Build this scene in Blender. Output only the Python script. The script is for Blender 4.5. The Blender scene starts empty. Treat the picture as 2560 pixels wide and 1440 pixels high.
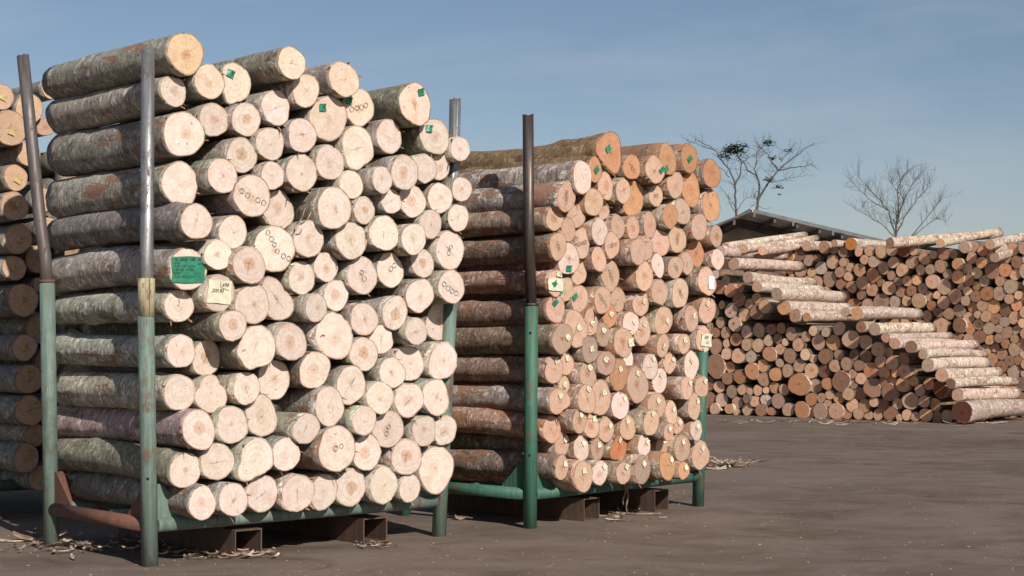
import bpy, math, random
import numpy as np
from mathutils import Vector, Matrix, noise as mnoise

sc = bpy.context.scene
COL = sc.collection
R = math.radians
random.seed(11)
rng = np.random.default_rng(11)

# ------------------------------------------------------------------ camera
F = 4075.0                      # focal length in photograph pixels (2560 wide)
PITCH = math.atan(130 / F)
CAMZ = 1.6
cam_d = bpy.data.cameras.new('camera')
cam = bpy.data.objects.new('camera', cam_d)
COL.objects.link(cam)
cam.location = (0, 0, CAMZ)
cam.rotation_euler = (R(90) + PITCH, 0, 0)
cam_d.sensor_width = 36
cam_d.lens = F / 2560 * 36
cam_d.clip_end = 3000
sc.camera = cam

# ------------------------------------------------------------------ sky and sun
SUN_EL, SUN_AZ = 32.0, 28.5     # elevation; degrees right of straight behind the camera
w = bpy.data.worlds.new('World')
sc.world = w
w.use_nodes = True
nt = w.node_tree
nt.nodes.clear()
out = nt.nodes.new('ShaderNodeOutputWorld')
bg = nt.nodes.new('ShaderNodeBackground')
sky = nt.nodes.new('ShaderNodeTexSky')
sky.sky_type = 'NISHITA'
sky.sun_disc = False
sky.sun_elevation = R(SUN_EL)
sky.sun_rotation = R(180 - SUN_AZ)
sky.air_density = 1.0
sky.dust_density = 0.5
sky.ozone_density = 2.6
tcw = nt.nodes.new('ShaderNodeTexCoord')
mpw = nt.nodes.new('ShaderNodeMapping')
mpw.inputs['Rotation'].default_value = (R(8), R(-24), R(10))
mpw.inputs['Scale'].default_value = (2.0, 1.2, 9.0)
nw = nt.nodes.new('ShaderNodeTexNoise')
nw.inputs['Scale'].default_value = 1.3
nw.inputs['Detail'].default_value = 7
nw.inputs['Roughness'].default_value = 0.62
nw.inputs['Distortion'].default_value = 0.5
crw = nt.nodes.new('ShaderNodeValToRGB')
crw.color_ramp.elements[0].position = 0.46
crw.color_ramp.elements[0].color = (0, 0, 0, 1)
crw.color_ramp.elements[1].position = 0.72
crw.color_ramp.elements[1].color = (0.34, 0.34, 0.34, 1)
tint = nt.nodes.new('ShaderNodeMix'); tint.data_type = 'RGBA'; tint.blend_type = 'MULTIPLY'
tint.inputs['Factor'].default_value = 1.0
tint.inputs['B'].default_value = (1.02, 0.95, 0.94, 1)
mixw = nt.nodes.new('ShaderNodeMix'); mixw.data_type = 'RGBA'
mixw.inputs['B'].default_value = (6.6, 7.0, 7.9, 1)
nt.links.new(tcw.outputs['Generated'], mpw.inputs['Vector'])
nt.links.new(mpw.outputs[0], nw.inputs['Vector'])
nt.links.new(nw.outputs['Fac'], crw.inputs[0])
nt.links.new(sky.outputs[0], tint.inputs['A'])
nt.links.new(tint.outputs['Result'], mixw.inputs['A'])
nt.links.new(crw.outputs[0], mixw.inputs['Factor'])
nt.links.new(mixw.outputs['Result'], bg.inputs['Color'])
nt.links.new(bg.outputs[0], out.inputs['Surface'])
bg.inputs['Strength'].default_value = 0.077

sd = bpy.data.lights.new('sun', 'SUN')
sd.energy = 4.9
sd.angle = R(0.53)
sd.color = (1.0, 0.95, 0.88)
sun = bpy.data.objects.new('sun', sd)
COL.objects.link(sun)
sdir = Vector((math.sin(R(SUN_AZ)) * math.cos(R(SUN_EL)), -math.cos(R(SUN_AZ)) * math.cos(R(SUN_EL)), math.sin(R(SUN_EL))))
sun.rotation_euler = sdir.to_track_quat('Z', 'Y').to_euler()
sun.location = (20, -20, 20)

sc.view_settings.view_transform = 'Standard'
sc.view_settings.look = 'None'
sc.view_settings.gamma = 1
sc.view_settings.use_curve_mapping = False
sc.view_settings.exposure = 0.0

# ------------------------------------------------------------------ camera geometry helpers
CAM = Vector((0, 0, CAMZ))
def ray(px, py):
    x = (px - 1280) / F; u = (720 - py) / F
    return Vector((x, math.cos(PITCH) - u * math.sin(PITCH), math.sin(PITCH) + u * math.cos(PITCH)))
def at_depth(px, py, Y):
    d = ray(px, py)
    return CAM + d * (Y / d.y)
def on_ground(px, py, z=0.0):
    d = ray(px, py)
    return CAM + d * ((z - CAMZ) / d.z)
class Plane:
    """vertical plane through two ground points; n points to the viewer, l runs along it to the right"""
    def __init__(s, a, b):
        s.p = Vector((a[0], a[1], 0)); v = Vector((b[0] - a[0], b[1] - a[1], 0)); s.w = v.length
        s.l = v.normalized(); s.n = Vector((s.l.y, -s.l.x, 0))
        s.ang = math.atan2(s.n.y, s.n.x)
    def hit(s, px, py, d=0.0):
        r = ray(px, py)
        t = (s.n.dot(s.p + s.n * d) - s.n.dot(CAM)) / s.n.dot(r)
        return CAM + r * t
    def pt(s, lat, d, z):
        return s.p + s.l * lat + s.n * d + Vector((0, 0, z))

# ------------------------------------------------------------------ object helpers
def tag(o, label=None, cat=None, group=None, kind=None):
    if label: o['label'] = label
    if cat: o['category'] = cat
    if group: o['group'] = group
    if kind: o['kind'] = kind
    return o
def empty(name, loc, rot=(0, 0, 0)):
    o = bpy.data.objects.new(name, None)
    o.location = loc; o.rotation_euler = rot; o.empty_display_size = 0.2
    COL.objects.link(o)
    return o
def link_mesh(name, me, mats, parent=None, smooth=False, mat=None):
    for m in (mats if isinstance(mats, (list, tuple)) else [mats]): me.materials.append(m)
    if smooth: me.polygons.foreach_set('use_smooth', [True] * len(me.polygons))
    o = bpy.data.objects.new(name, me)
    COL.objects.link(o)
    if parent: o.parent = parent
    if mat is not None: o.matrix_local = mat
    return o
class MB:
    def __init__(s): s.v = []; s.f = []; s.mi = []; s.c = []
    def add(s, vs, fs, mi=0, c=None):
        b = len(s.v); s.v += [tuple(v) for v in vs]; s.f += [tuple(i + b for i in f) for f in fs]
        s.mi += [mi] * len(fs); s.c += [c or (1, 1, 1, .5)] * len(vs)
    def box(s, c, d, M=None, mi=0, col=None):
        vs = [Vector((c[0] + sx * d[0] / 2, c[1] + sy * d[1] / 2, c[2] + sz * d[2] / 2)) for sx in (-1, 1) for sy in (-1, 1) for sz in (-1, 1)]
        if M: vs = [M @ v for v in vs]
        s.add(vs, [(0, 1, 3, 2), (4, 6, 7, 5), (0, 4, 5, 1), (2, 3, 7, 6), (0, 2, 6, 4), (1, 5, 7, 3)], mi, col)
    def tube(s, pts, rad, seg=12, cap=True, mi=0, col=None):
        pts = [Vector(p) for p in pts]
        if not isinstance(rad, (list, tuple)): rad = [rad] * len(pts)
        vs = []; fs = []
        prev = None
        for i, p in enumerate(pts):
            t = (pts[min(i + 1, len(pts) - 1)] - pts[max(i - 1, 0)]).normalized()
            if prev is None:
                a = Vector((0, 0, 1)) if abs(t.z) < .9 else Vector((1, 0, 0))
                u = t.cross(a).normalized()
            else:
                u = (prev - t * prev.dot(t)).normalized()
            prev = u
            v_ = t.cross(u)
            for k in range(seg):
                a = 2 * math.pi * k / seg
                vs.append(p + (u * math.cos(a) + v_ * math.sin(a)) * rad[i])
        for i in range(len(pts) - 1):
            for k in range(seg):
                k2 = (k + 1) % seg
                fs.append((i * seg + k, i * seg + k2, (i + 1) * seg + k2, (i + 1) * seg + k))
        if cap:
            fs.append(tuple(range(seg - 1, -1, -1))); n0 = (len(pts) - 1) * seg
            fs.append(tuple(range(n0, n0 + seg)))
        s.add(vs, fs, mi, col)
    def build(s, name, mats, parent=None, smooth=False, tintattr=False):
        me = bpy.data.meshes.new(name)
        me.from_pydata(s.v, [], s.f)
        me.polygons.foreach_set('material_index', s.mi)
        if tintattr:
            at = me.attributes.new('tint', 'FLOAT_COLOR', 'POINT')
            at.data.foreach_set('color', np.array(s.c, dtype=np.float32).ravel())
        me.update()
        return link_mesh(name, me, mats, parent, smooth)

# ------------------------------------------------------------------ node helper
class N:
    def __init__(s, name, rough=0.8, metal=0.0, spec=0.3):
        s.m = bpy.data.materials.new(name); s.m.use_nodes = True
        s.t = s.m.node_tree; s.t.nodes.clear()
        s.o = s.t.nodes.new('ShaderNodeOutputMaterial')
        s.b = s.t.nodes.new('ShaderNodeBsdfPrincipled')
        s.t.links.new(s.b.outputs[0], s.o.inputs[0])
        s.b.inputs['Roughness'].default_value = rough
        s.b.inputs['Metallic'].default_value = metal
        s.b.inputs['Specular IOR Level'].default_value = spec
    def node(s, ty, **kw):
        n = s.t.nodes.new(ty)
        for k, v in kw.items(): setattr(n, k, v)
        return n
    def put(s, inp, v):
        if v is None: return
        if isinstance(v, (int, float)): inp.default_value = v
        elif isinstance(v, (tuple, list)):
            inp.default_value = tuple(v) if len(v) != 3 or inp.type != 'RGBA' else tuple(v) + (1,)
        else: s.t.links.new(v, inp)
    def attr(s, name): return s.node('ShaderNodeAttribute', attribute_name=name)
    def coord(s, what='Object'): return s.node('ShaderNodeTexCoord').outputs[what]
    def math(s, op, a, b=None, c=None, clamp=False):
        n = s.node('ShaderNodeMath', operation=op, use_clamp=clamp)
        s.put(n.inputs[0], a); s.put(n.inputs[1], b); s.put(n.inputs[2], c)
        return n.outputs[0]
    def vmath(s, op, a, b=None):
        n = s.node('ShaderNodeVectorMath', operation=op)
        s.put(n.inputs[0], a); s.put(n.inputs[1], b)
        return n.outputs['Value' if op == 'LENGTH' else 'Vector']
    def map(s, v, scale=(1, 1, 1), rot=(0, 0, 0), loc=(0, 0, 0)):
        n = s.node('ShaderNodeMapping')
        s.put(n.inputs['Vector'], v); n.inputs['Scale'].default_value = scale
        n.inputs['Rotation'].default_value = rot; s.put(n.inputs['Location'], loc)
        return n.outputs[0]
    def noise(s, v, scale=1, detail=4, rough=.55, dist=0.0):
        n = s.node('ShaderNodeTexNoise')
        s.put(n.inputs['Vector'], v); n.inputs['Scale'].default_value = scale
        n.inputs['Detail'].default_value = detail; n.inputs['Roughness'].default_value = rough
        n.inputs['Distortion'].default_value = dist
        return n.outputs['Fac']
    def ss(s, x, a, b, lo=0.0, hi=1.0):
        n = s.node('ShaderNodeMapRange', interpolation_type='SMOOTHSTEP')
        s.put(n.inputs['Value'], x); n.inputs['From Min'].default_value = a; n.inputs['From Max'].default_value = b
        n.inputs['To Min'].default_value = lo; n.inputs['To Max'].default_value = hi
        return n.outputs[0]
    def mix(s, f, a, b, mode='MIX'):
        n = s.node('ShaderNodeMix', data_type='RGBA', blend_type=mode)
        s.put(n.inputs['Factor'], f); s.put(n.inputs['A'], a); s.put(n.inputs['B'], b)
        return n.outputs['Result']
    def bump(s, h, strength=.5, dist=.01):
        n = s.node('ShaderNodeBump'); s.put(n.inputs['Height'], h)
        n.inputs['Strength'].default_value = strength; n.inputs['Distance'].default_value = dist
        s.t.links.new(n.outputs[0], s.b.inputs['Normal'])
    def base(s, c): s.put(s.b.inputs['Base Color'], c)

# ---- materials
def mat_bark():
    n = N('bark', rough=.85, spec=.25)
    a = n.attr('tint'); tc = a.outputs['Color']; seed = a.outputs['Alpha']
    pl = n.attr('peel').outputs['Fac']
    off = n.math('MULTIPLY', seed, 57.0)
    cx = n.node('ShaderNodeCombineXYZ'); n.put(cx.inputs[0], off); n.put(cx.inputs[1], off)
    v = n.vmath('ADD', n.coord(), cx.outputs[0])
    blot = n.noise(n.map(v, (3.0, 5, 5)), 1.4, 6, .62, .4)
    stria = n.noise(n.map(v, (28, 7, 7), rot=(0, 0, .15)), 1.6, 7, .72, .9)
    fine = n.noise(n.map(v, (60, 30, 30)), 2.2, 4, .75)
    lich = n.noise(n.map(v, (9, 6, 6)), 2.3, 5, .65, .8)
    dark = n.mix(1.0, tc, (.46, .43, .39), 'MULTIPLY')
    light = n.mix(1.0, tc, (1.30, 1.28, 1.24), 'MULTIPLY')
    c = n.mix(n.ss(n.math('ADD', n.math('MULTIPLY', stria, .6), n.math('MULTIPLY', blot, .4)), .36, .62), dark, light)
    fl = n.noise(n.map(v, (12, 6.0, 6.0), rot=(0, 0, .12)), 1.9, 7, .74, 1.1)
    c = n.mix(n.ss(fl, .53, .63, 0, .55), c, n.mix(1.0, tc, (1.85, 1.85, 1.82), 'MULTIPLY'))
    c = n.mix(n.ss(fl, .46, .38, 0, .55), c, n.mix(1.0, tc, (.34, .30, .26), 'MULTIPLY'))
    c = n.mix(n.ss(lich, .54, .64, 0, .75), c, n.mix(1.0, tc, (2.3, 2.35, 2.35), 'MULTIPLY'))
    c = n.mix(n.ss(blot, .44, .30, 0, .6), c, n.mix(1.0, tc, (.45, .36, .28), 'MULTIPLY'))
    c = n.mix(n.ss(blot, .54, .70, 0, .5), c, n.mix(1.0, tc, (.60, .60, .46), 'MULTIPLY'))
    c = n.mix(n.ss(fine, .38, .55, .38, 0), c, (.035, .028, .022))
    peel = n.math('MULTIPLY', n.ss(n.math('ADD', n.noise(n.map(v, (2.2, 6, 6)), 1.5, 5, .6, .6), n.math('MULTIPLY', pl, .34)), .66, .70), 1.0)
    c = n.mix(n.math('MULTIPLY', peel, .8), c, n.mix(stria, (.20, .085, .042), (.42, .21, .12)))
    n.base(c)
    h = n.math('ADD', n.math('MULTIPLY', stria, .7), n.math('MULTIPLY', fine, .45))
    h = n.math('SUBTRACT', h, n.math('MULTIPLY', peel, .6))
    n.bump(h, .75, .012)
    return n.m
def mat_cut():
    n = N('cut_wood', rough=.78, spec=.2)
    a = n.attr('tint'); tc = a.outputs['Color']; seed = a.outputs['Alpha']
    uv = n.node('ShaderNodeUVMap'); uvv = uv.outputs[0]          # unit disc
    vec = n.vmath('MULTIPLY', uvv, (1, 1, 0))
    off = n.math('MULTIPLY', seed, 91.0)
    rn = n.node('ShaderNodeVectorRotate', rotation_type='Z_AXIS')
    n.put(rn.inputs['Vector'], vec); n.put(rn.inputs['Angle'], n.math('MULTIPLY', seed, 43.0))
    rv = rn.outputs[0]
    cx = n.node('ShaderNodeCombineXYZ'); n.put(cx.inputs[0], off); n.put(cx.inputs[1], off); n.put(cx.inputs[2], seed)
    sv = n.vmath('ADD', rv, cx.outputs[0])
    d = n.noise(sv, 1.6, 3, .5)
    # pith off centre
    pv = n.vmath('ADD', rv, (.07, .04, 0))
    r = n.vmath('LENGTH', pv)
    rr = n.math('ADD', r, n.math('MULTIPLY', n.math('SUBTRACT', d, .5), .22))
    ring = n.math('SINE', n.math('MULTIPLY', rr, 62.0))
    ring2 = n.math('SINE', n.math('MULTIPLY', rr, 23.0))
    redge = n.vmath('LENGTH', vec)
    blot = n.noise(sv, 1.9, 6, .66, .6)
    fuzz = n.noise(n.map(sv, (14, 14, 1)), 1.5, 5, .75)
    saw = n.noise(n.map(sv, (5, 70, 1)), 1.0, 3, .7)
    s2 = n.math('FRACT', n.math('MULTIPLY', seed, 29.3)); s3 = n.math('FRACT', n.math('MULTIPLY', seed, 17.9))
    c = n.mix(n.ss(blot, .40, .60, .75, 0), tc, n.mix(1.0, tc, (.86, .79, .72), 'MULTIPLY'))
    # crisp growth rings, stronger on some logs
    c = n.mix(n.math('MULTIPLY', n.ss(ring, .1, .95), n.math('MULTIPLY_ADD', s2, .30, .06)), c, n.mix(1.0, tc, (.58, .43, .32), 'MULTIPLY'))
    c = n.mix(n.math('MULTIPLY', n.ss(ring2, .55, 1.0), n.math('MULTIPLY', s3, .32)), c, n.mix(1.0, tc, (.62, .46, .34), 'MULTIPLY'))
    # rays running out from the pith
    sx0 = n.node('ShaderNodeSeparateXYZ'); n.put(sx0.inputs[0], pv)
    angl = n.math('ARCTAN2', sx0.outputs[1], sx0.outputs[0])
    cxa = n.node('ShaderNodeCombineXYZ'); n.put(cxa.inputs[0], n.math('MULTIPLY', angl, 14.0)); n.put(cxa.inputs[1], n.math('MULTIPLY', r, 1.5)); n.put(cxa.inputs[2], off)
    rays = n.noise(cxa.outputs[0], 1.3, 3, .7)
    c = n.mix(n.ss(rays, .48, .32, 0, .35), c, n.mix(1.0, tc, (.60, .46, .36), 'MULTIPLY'))
    # heart
    hsz = n.math('MULTIPLY_ADD', s3, .28, .12)
    hn = n.math('ADD', r, n.math('MULTIPLY', n.math('SUBTRACT', blot, .5), .55))
    hw = n.ss(n.math('SUBTRACT', hn, hsz), .05, -.10)
    hs = n.math('FRACT', n.math('MULTIPLY', seed, 7.7))
    c = n.mix(n.math('MULTIPLY', hw, n.math('MULTIPLY', hs, .75)), c, n.mix(1.0, tc, (.68, .44, .29), 'MULTIPLY'))
    c = n.mix(n.math('MULTIPLY', n.ss(r, .060, .030), n.math('MULTIPLY_ADD', s2, .6, .25)), c, n.mix(1.0, tc, (.40, .20, .11), 'MULTIPLY'))
    # brown stains and dirt
    st = n.noise(n.vmath('ADD', sv, (3.3, 8.1, 0)), 1.25, 6, .75, .9)
    c = n.mix(n.math('MULTIPLY', n.ss(st, .55, .68), n.math('MULTIPLY', s2, .6)), c, n.mix(1.0, tc, (.62, .44, .31), 'MULTIPLY'))
    spot = n.noise(n.vmath('ADD', sv, (9.3, 1.1, 0)), 3.4, 2, .45, .3)
    c = n.mix(n.ss(spot, .705, .74, 0, .7), c, n.mix(1.0, tc, (.40, .23, .14), 'MULTIPLY'))
    # saw marks and frayed fibre
    c = n.mix(n.math('MULTIPLY', n.ss(saw, .50, .36), n.math('MULTIPLY_ADD', hs, .4, .12)), c, n.mix(1.0, tc, (.55, .42, .33), 'MULTIPLY'))
    c = n.mix(n.ss(fuzz, .53, .66, 0, .5), c, n.mix(1.0, tc, (1.25, 1.29, 1.32), 'MULTIPLY'))
    c = n.mix(n.ss(fuzz, .32, .44, .6, 0), c, n.mix(1.0, tc, (.48, .36, .28), 'MULTIPLY'))
    # cracks running out from the pith
    sx = n.node('ShaderNodeSeparateXYZ'); n.put(sx.inputs[0], pv)
    wob = n.math('MULTIPLY', n.math('SUBTRACT', n.noise(n.map(sv, (3, 3, 1)), 1.6, 4, .6), .5), .30)
    yy = n.math('ABSOLUTE', n.math('ADD', sx.outputs[1], wob))
    wd = n.math('MULTIPLY', n.math('SUBTRACT', .75, r), .019)
    ck = n.math('LESS_THAN', yy, wd)
    ck = n.math('MULTIPLY', ck, n.math('GREATER_THAN', sx.outputs[0], n.math('SUBTRACT', .1, n.math('FRACT', n.math('MULTIPLY', seed, 13.3)))))
    ck = n.math('MULTIPLY', ck, n.math('GREATER_THAN', n.math('FRACT', n.math('MULTIPLY', seed, 5.1)), .55))
    xx = n.math('ABSOLUTE', n.math('ADD', sx.outputs[0], n.math('MULTIPLY', wob, .8)))
    ck2 = n.math('MULTIPLY', n.math('LESS_THAN', xx, n.math('MULTIPLY', n.math('SUBTRACT', .5, r), .018)), n.math('GREATER_THAN', n.math('FRACT', n.math('MULTIPLY', seed, 3.7)), .78))
    ck = n.math('MAXIMUM', ck, ck2)
    c = n.mix(n.math('MULTIPLY', ck, .8), c, (.07, .04, .025))
    # inner bark ring
    rim = n.ss(n.math('ADD', redge, n.math('MULTIPLY', n.math('SUBTRACT', fuzz, .5), .08)), .945, .99, 0, .75)
    c = n.mix(rim, c, n.mix(1.0, tc, (.62, .36, .19), 'MULTIPLY'))
    n.base(c)
    h = n.math('ADD', n.math('MULTIPLY', saw, .6), n.math('MULTIPLY', fuzz, .9))
    h = n.math('SUBTRACT', h, n.math('MULTIPLY', ck, 1.5))
    n.bump(h, .55, .006)
    return n.m
def mat_simple(name, col, rough=.8, metal=0, var=.25, scale=8, bump=.2, spec=.3):
    n = N(name, rough, metal, spec)
    v = n.coord()
    f = n.noise(v, scale, 5, .6)
    n.base(n.mix(n.ss(f, .3, .7), tuple(c * (1 - var) for c in col) + (1,), tuple(min(1, c * (1 + var)) for c in col) + (1,)))
    n.bump(f, bump, .004)
    return n.m
def mat_pipe(name, paint, rust=.3, metal=0.0, rough=.5, rustcol=(.16, .065, .035), grime=.4):
    n = N(name, rough, metal, .45)
    v = n.coord()
    big = n.noise(n.map(v, (6, 6, 2.2)), 1.3, 6, .65, .4)
    fine = n.noise(n.map(v, (26, 26, 9)), 1.6, 6, .72)
    strk = n.noise(n.map(v, (30, 30, 1.6)), 1.5, 5, .7)
    c = n.mix(n.ss(strk, .3, .7), tuple(x * .72 for x in paint) + (1,), tuple(min(1, x * 1.25) for x in paint) + (1,))
    c = n.mix(n.ss(fine, .60, .72, 0, .5), c, tuple(min(1, x * 1.9 + .03) for x in paint) + (1,))
    mk = n.ss(n.math('ADD', n.math('MULTIPLY', big, .6), n.math('MULTIPLY', fine, .4)), .62 - .22 * rust, .70 - .18 * rust)
    c = n.mix(n.math('MULTIPLY', mk, .85), c, n.mix(fine, tuple(x * .55 for x in rustcol) + (1,), tuple(x * 1.6 for x in rustcol) + (1,)))
    c = n.mix(n.ss(n.noise(v, 3.1, 5, .7), .48, .7, 0, grime), c, (.05, .043, .038, 1))
    n.base(c)
    n.put(n.b.inputs['Roughness'], n.math('ADD', rough, n.math('MULTIPLY', mk, .35)))
    if metal: n.put(n.b.inputs['Metallic'], n.math('MULTIPLY', n.math('SUBTRACT', 1.0, mk), metal))
    n.bump(fine, .3, .004)
    return n.m
def mat_ground():
    n = N('yard_ground', rough=.95, spec=.06)
    v = n.coord()
    big = n.noise(n.map(v, (.22, .30, 1)), 1.0, 7, .62, .8)
    mid = n.noise(n.map(v, (.9, 1.2, 1), rot=(0, 0, .3)), 1.3, 9, .7, .8)
    fine = n.noise(v, 42, 6, .75)
    gr = n.noise(v, 160, 3, .7)
    scr = n.noise(n.map(v, (1.2, 8, 1), rot=(0, 0, -.6)), 1.9, 9, .75, 1.2)
    c = n.mix(n.ss(big, .34, .66), (.132, .096, .073), (.196, .147, .116))
    c = n.mix(n.ss(mid, .40, .66, 0, .55), c, (.235, .186, .155))
    c = n.mix(n.ss(mid, .28, .46, .6, 0), c, (.085, .062, .049))
    mot = n.noise(v, 7.0, 8, .75, .5)
    c = n.mix(n.ss(mot, .56, .66, 0, .2), c, (.27, .22, .185))
    c = n.mix(n.ss(mot, .44, .34, 0, .28), c, (.075, .055, .044))
    c = n.mix(n.ss(scr, .63, .74, 0, .40), c, (.30, .255, .22))
    c = n.mix(n.ss(fine, .35, .5, .35, 0), c, (.06, .045, .037))
    c = n.mix(n.ss(gr, .66, .78, 0, .35), c, (.34, .29, .24))
    # long hairline joint in the slab
    n.base(c)
    n.bump(n.math('ADD', n.math('MULTIPLY', fine, .7), n.math('MULTIPLY', gr, .4)), .45, .006)
    return n.m
BARK = mat_bark(); CUT = mat_cut()
M_GREENTAG = mat_simple('green_plastic_tag', (.028, .20, .115), .38, var=.25, scale=20, bump=.5, spec=.5)
M_YELTAG = mat_simple('yellow_paper_tag', (.66, .62, .45), .7, var=.1, scale=20)
M_YELSHADE = mat_simple('shaded_yellow_paper_tag', (.50, .375, .15), .7, var=.12, scale=20)  # yellow paper with the left stack's shade mixed into its colour
M_WHTAG = mat_simple('white_card', (.78, .76, .80), .6, var=.05)
M_INK = mat_simple('ink', (.035, .035, .035), .7, var=.1)
M_STAMP = mat_simple('grey_stamp_ink', (.10, .105, .105), .8, var=.35, scale=60)
M_RED = mat_simple('red_paint_mark', (.55, .05, .03), .7)
M_P1 = mat_pipe('sage_green_paint', (.140, .195, .160), .48, rough=.62, grime=.5)
M_P2 = mat_pipe('green_paint', (.048, .135, .090), .38, rough=.6, grime=.5)
M_RUST = mat_pipe('rusty_red_pipe', (.15, .068, .047), .7, rough=.75, grime=.6)
M_GALV = mat_pipe('galvanised_pipe', (.33, .325, .32), .48, metal=.7, rough=.42, rustcol=(.07, .05, .04), grime=.75)
M_GREYP = mat_pipe('weathered_grey_pipe', (.16, .135, .125), .45, metal=.5, rough=.5, rustcol=(.08, .05, .04))
M_DARKP = mat_pipe('dark_bare_pipe', (.085, .065, .055), .35, metal=.55, rough=.42, rustcol=(.075, .045, .032))
M_YELP = mat_pipe('worn_yellow_paint', (.42, .37, .23), .5, rough=.7, rustcol=(.13, .06, .03))
M_BOX = mat_pipe('brown_steel_channel', (.10, .062, .045), .5, rough=.7, rustcol=(.13, .06, .035), grime=.5)
M_HOLE = mat_simple('dark_hole', (.012, .012, .012), .9)
M_SCRAP = mat_simple('dry_bark_scrap', (.30, .20, .14), .85, var=.6, scale=12)
M_TORN = mat_simple('torn_orange_bark', (.34, .17, .10), .85, var=.5, scale=30)
M_CHIP = mat_simple('pale_wood_chip', (.44, .355, .275), .85, var=.5, scale=25)

# ------------------------------------------------------------------ ground
gm = MB()
gx = [-600, -60, -20, -8, 0, 8, 20, 60, 600]; gy = [-60, 0, 8, 16, 24, 40, 80, 300, 1500]
vs = [(x, y, 0) for y in gy for x in gx]
gm.add(vs, [(j * 9 + i, j * 9 + i + 1, (j + 1) * 9 + i + 1, (j + 1) * 9 + i) for j in range(8) for i in range(8)])
ground = gm.build('ground', mat_ground())
tag(ground, kind='structure')
# a thin wandering crack in the yard surface
ck = MB(); prev = None
cps = []
for i in range(60):
    px = 1960 + i * 11; py = 1152 + i * .52 + 2.2 * mnoise.noise(Vector((i * .21, 0, 0))) + 1.1 * mnoise.noise(Vector((i * .9, 3, 0)))
    cps.append((on_ground(px, py, .004), .006 + .010 * abs(mnoise.noise(Vector((i * .5, 9, 0))))))
vs = []
for p, wd in cps: vs += [(p.x, p.y - wd, .004), (p.x, p.y + wd, .004)]
ck.add(vs, [(2 * i, 2 * i + 2, 2 * i + 3, 2 * i + 1) for i in range(len(cps) - 1)])
tag(ck.build('ground_crack', mat_simple('crack_dirt', (.035, .027, .022), .95)), kind='structure')

# ------------------------------------------------------------------ logs
FAR = (False,)
def outline(r, seg, amp=.045, custom=None, seed=0.0):
    th = np.arange(seg) * 2 * np.pi / seg
    if custom is not None:
        ang, rad = custom
        o = np.argsort(ang); ang = ang[o]; rad = rad[o]
        rr = np.interp(th, np.concatenate([ang - 2 * np.pi, ang, ang + 2 * np.pi]), np.tile(rad, 3))
        k = np.array([.25, .5, .25])
        rr = np.convolve(np.concatenate([rr[-1:], rr, rr[:1]]), k, 'valid')
        amp *= .3; base = rr
    else:
        base = np.full(seg, r)
    f = np.ones(seg)
    for k_, a in ((2, 1.0), (3, .7), (4, .45), (5, .3), (7, .2)):
        f += amp * a * rng.uniform(.2, 1) * np.cos(k_ * th + rng.uniform(0, 6.28))
    f += rng.normal(0, .009, seg)
    return base * f
def log_geometry(r, L, seg=30, nx=14, taper=.08, amp=.045, custom=None, bend=.012, knots=2, tiltmax=.05):
    """x axis = log axis, x=0 the sawn end that shows. returns dict of arrays"""
    th = np.arange(seg) * 2 * np.pi / seg
    s = (np.linspace(0, 1, nx) ** 1.25)
    xs = -L * s
    front = outline(r, seg, amp, custom)
    rm = float(np.mean(front))
    back = outline(rm * (1 - taper), seg, amp * .8)
    ph = rng.uniform(0, 6.28); b = rng.normal(0, bend)
    tl = rng.normal(0, tiltmax, 2)
    kn = [(rng.uniform(.1, .95) * L, rng.uniform(0, 6.28), rng.uniform(.06, .16) * rm * 1.2, rng.uniform(.05, .11)) for _ in range(knots)]
    sd_ = rng.uniform(0, 100)
    verts = []
    for i, x in enumerate(xs):
        k = s[i]
        blend = min(1, (k * 1.15) ** (.8))
        rr = front * (1 - blend) + back * blend
        for kx, kth, kh, kw in kn:
            dth = np.angle(np.exp(1j * (th - kth))) * rm
            rr = rr + kh * np.exp(-((x + kx) ** 2 + dth ** 2) / (kw ** 2))
        rr = rr * (1 + .020 * np.array([mnoise.noise(Vector((sd_ + x * 6, 2.6 * math.cos(t), 2.6 * math.sin(t)))) for t in th]))
        cy = b * math.sin(math.pi * k) * math.cos(ph); cz = b * math.sin(math.pi * k) * math.sin(ph)
        y = rr * np.cos(th) + cy; z = rr * np.sin(th) + cz
        xx = np.full(seg, x) + (tl[0] * y + tl[1] * z) * max(0, 1 - k * 6)
        if i == 0: xx = xx - rng.uniform(0, .006, seg)
        verts.append(np.stack([xx, y, z], 1))
    return dict(rings=verts, tl=tl, seg=seg, rm=rm, front=verts[0], back=verts[-1])
def bark_arrays(g):
    seg = g['seg']; rings = list(g['rings'])
    # bark thickness shown at the sawn ends
    f = g['front'].copy(); f[:, 1:] *= .955; f[:, 0] -= .004
    bk = g['back'].copy(); c = bk[:, 1:].mean(0); bk[:, 1:] = c + (bk[:, 1:] - c) * .955; bk[:, 0] += .004
    rings = [f] + rings + [bk]
    V = np.concatenate(rings)
    n = len(rings)
    i = np.arange(n - 1)[:, None] * seg; k = np.arange(seg)[None, :]; k2 = (k + 1) % seg
    Fc = np.stack([i + k, i + k2, i + seg + k2, i + seg + k], -1).reshape(-1, 4)
    return V, Fc
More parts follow.
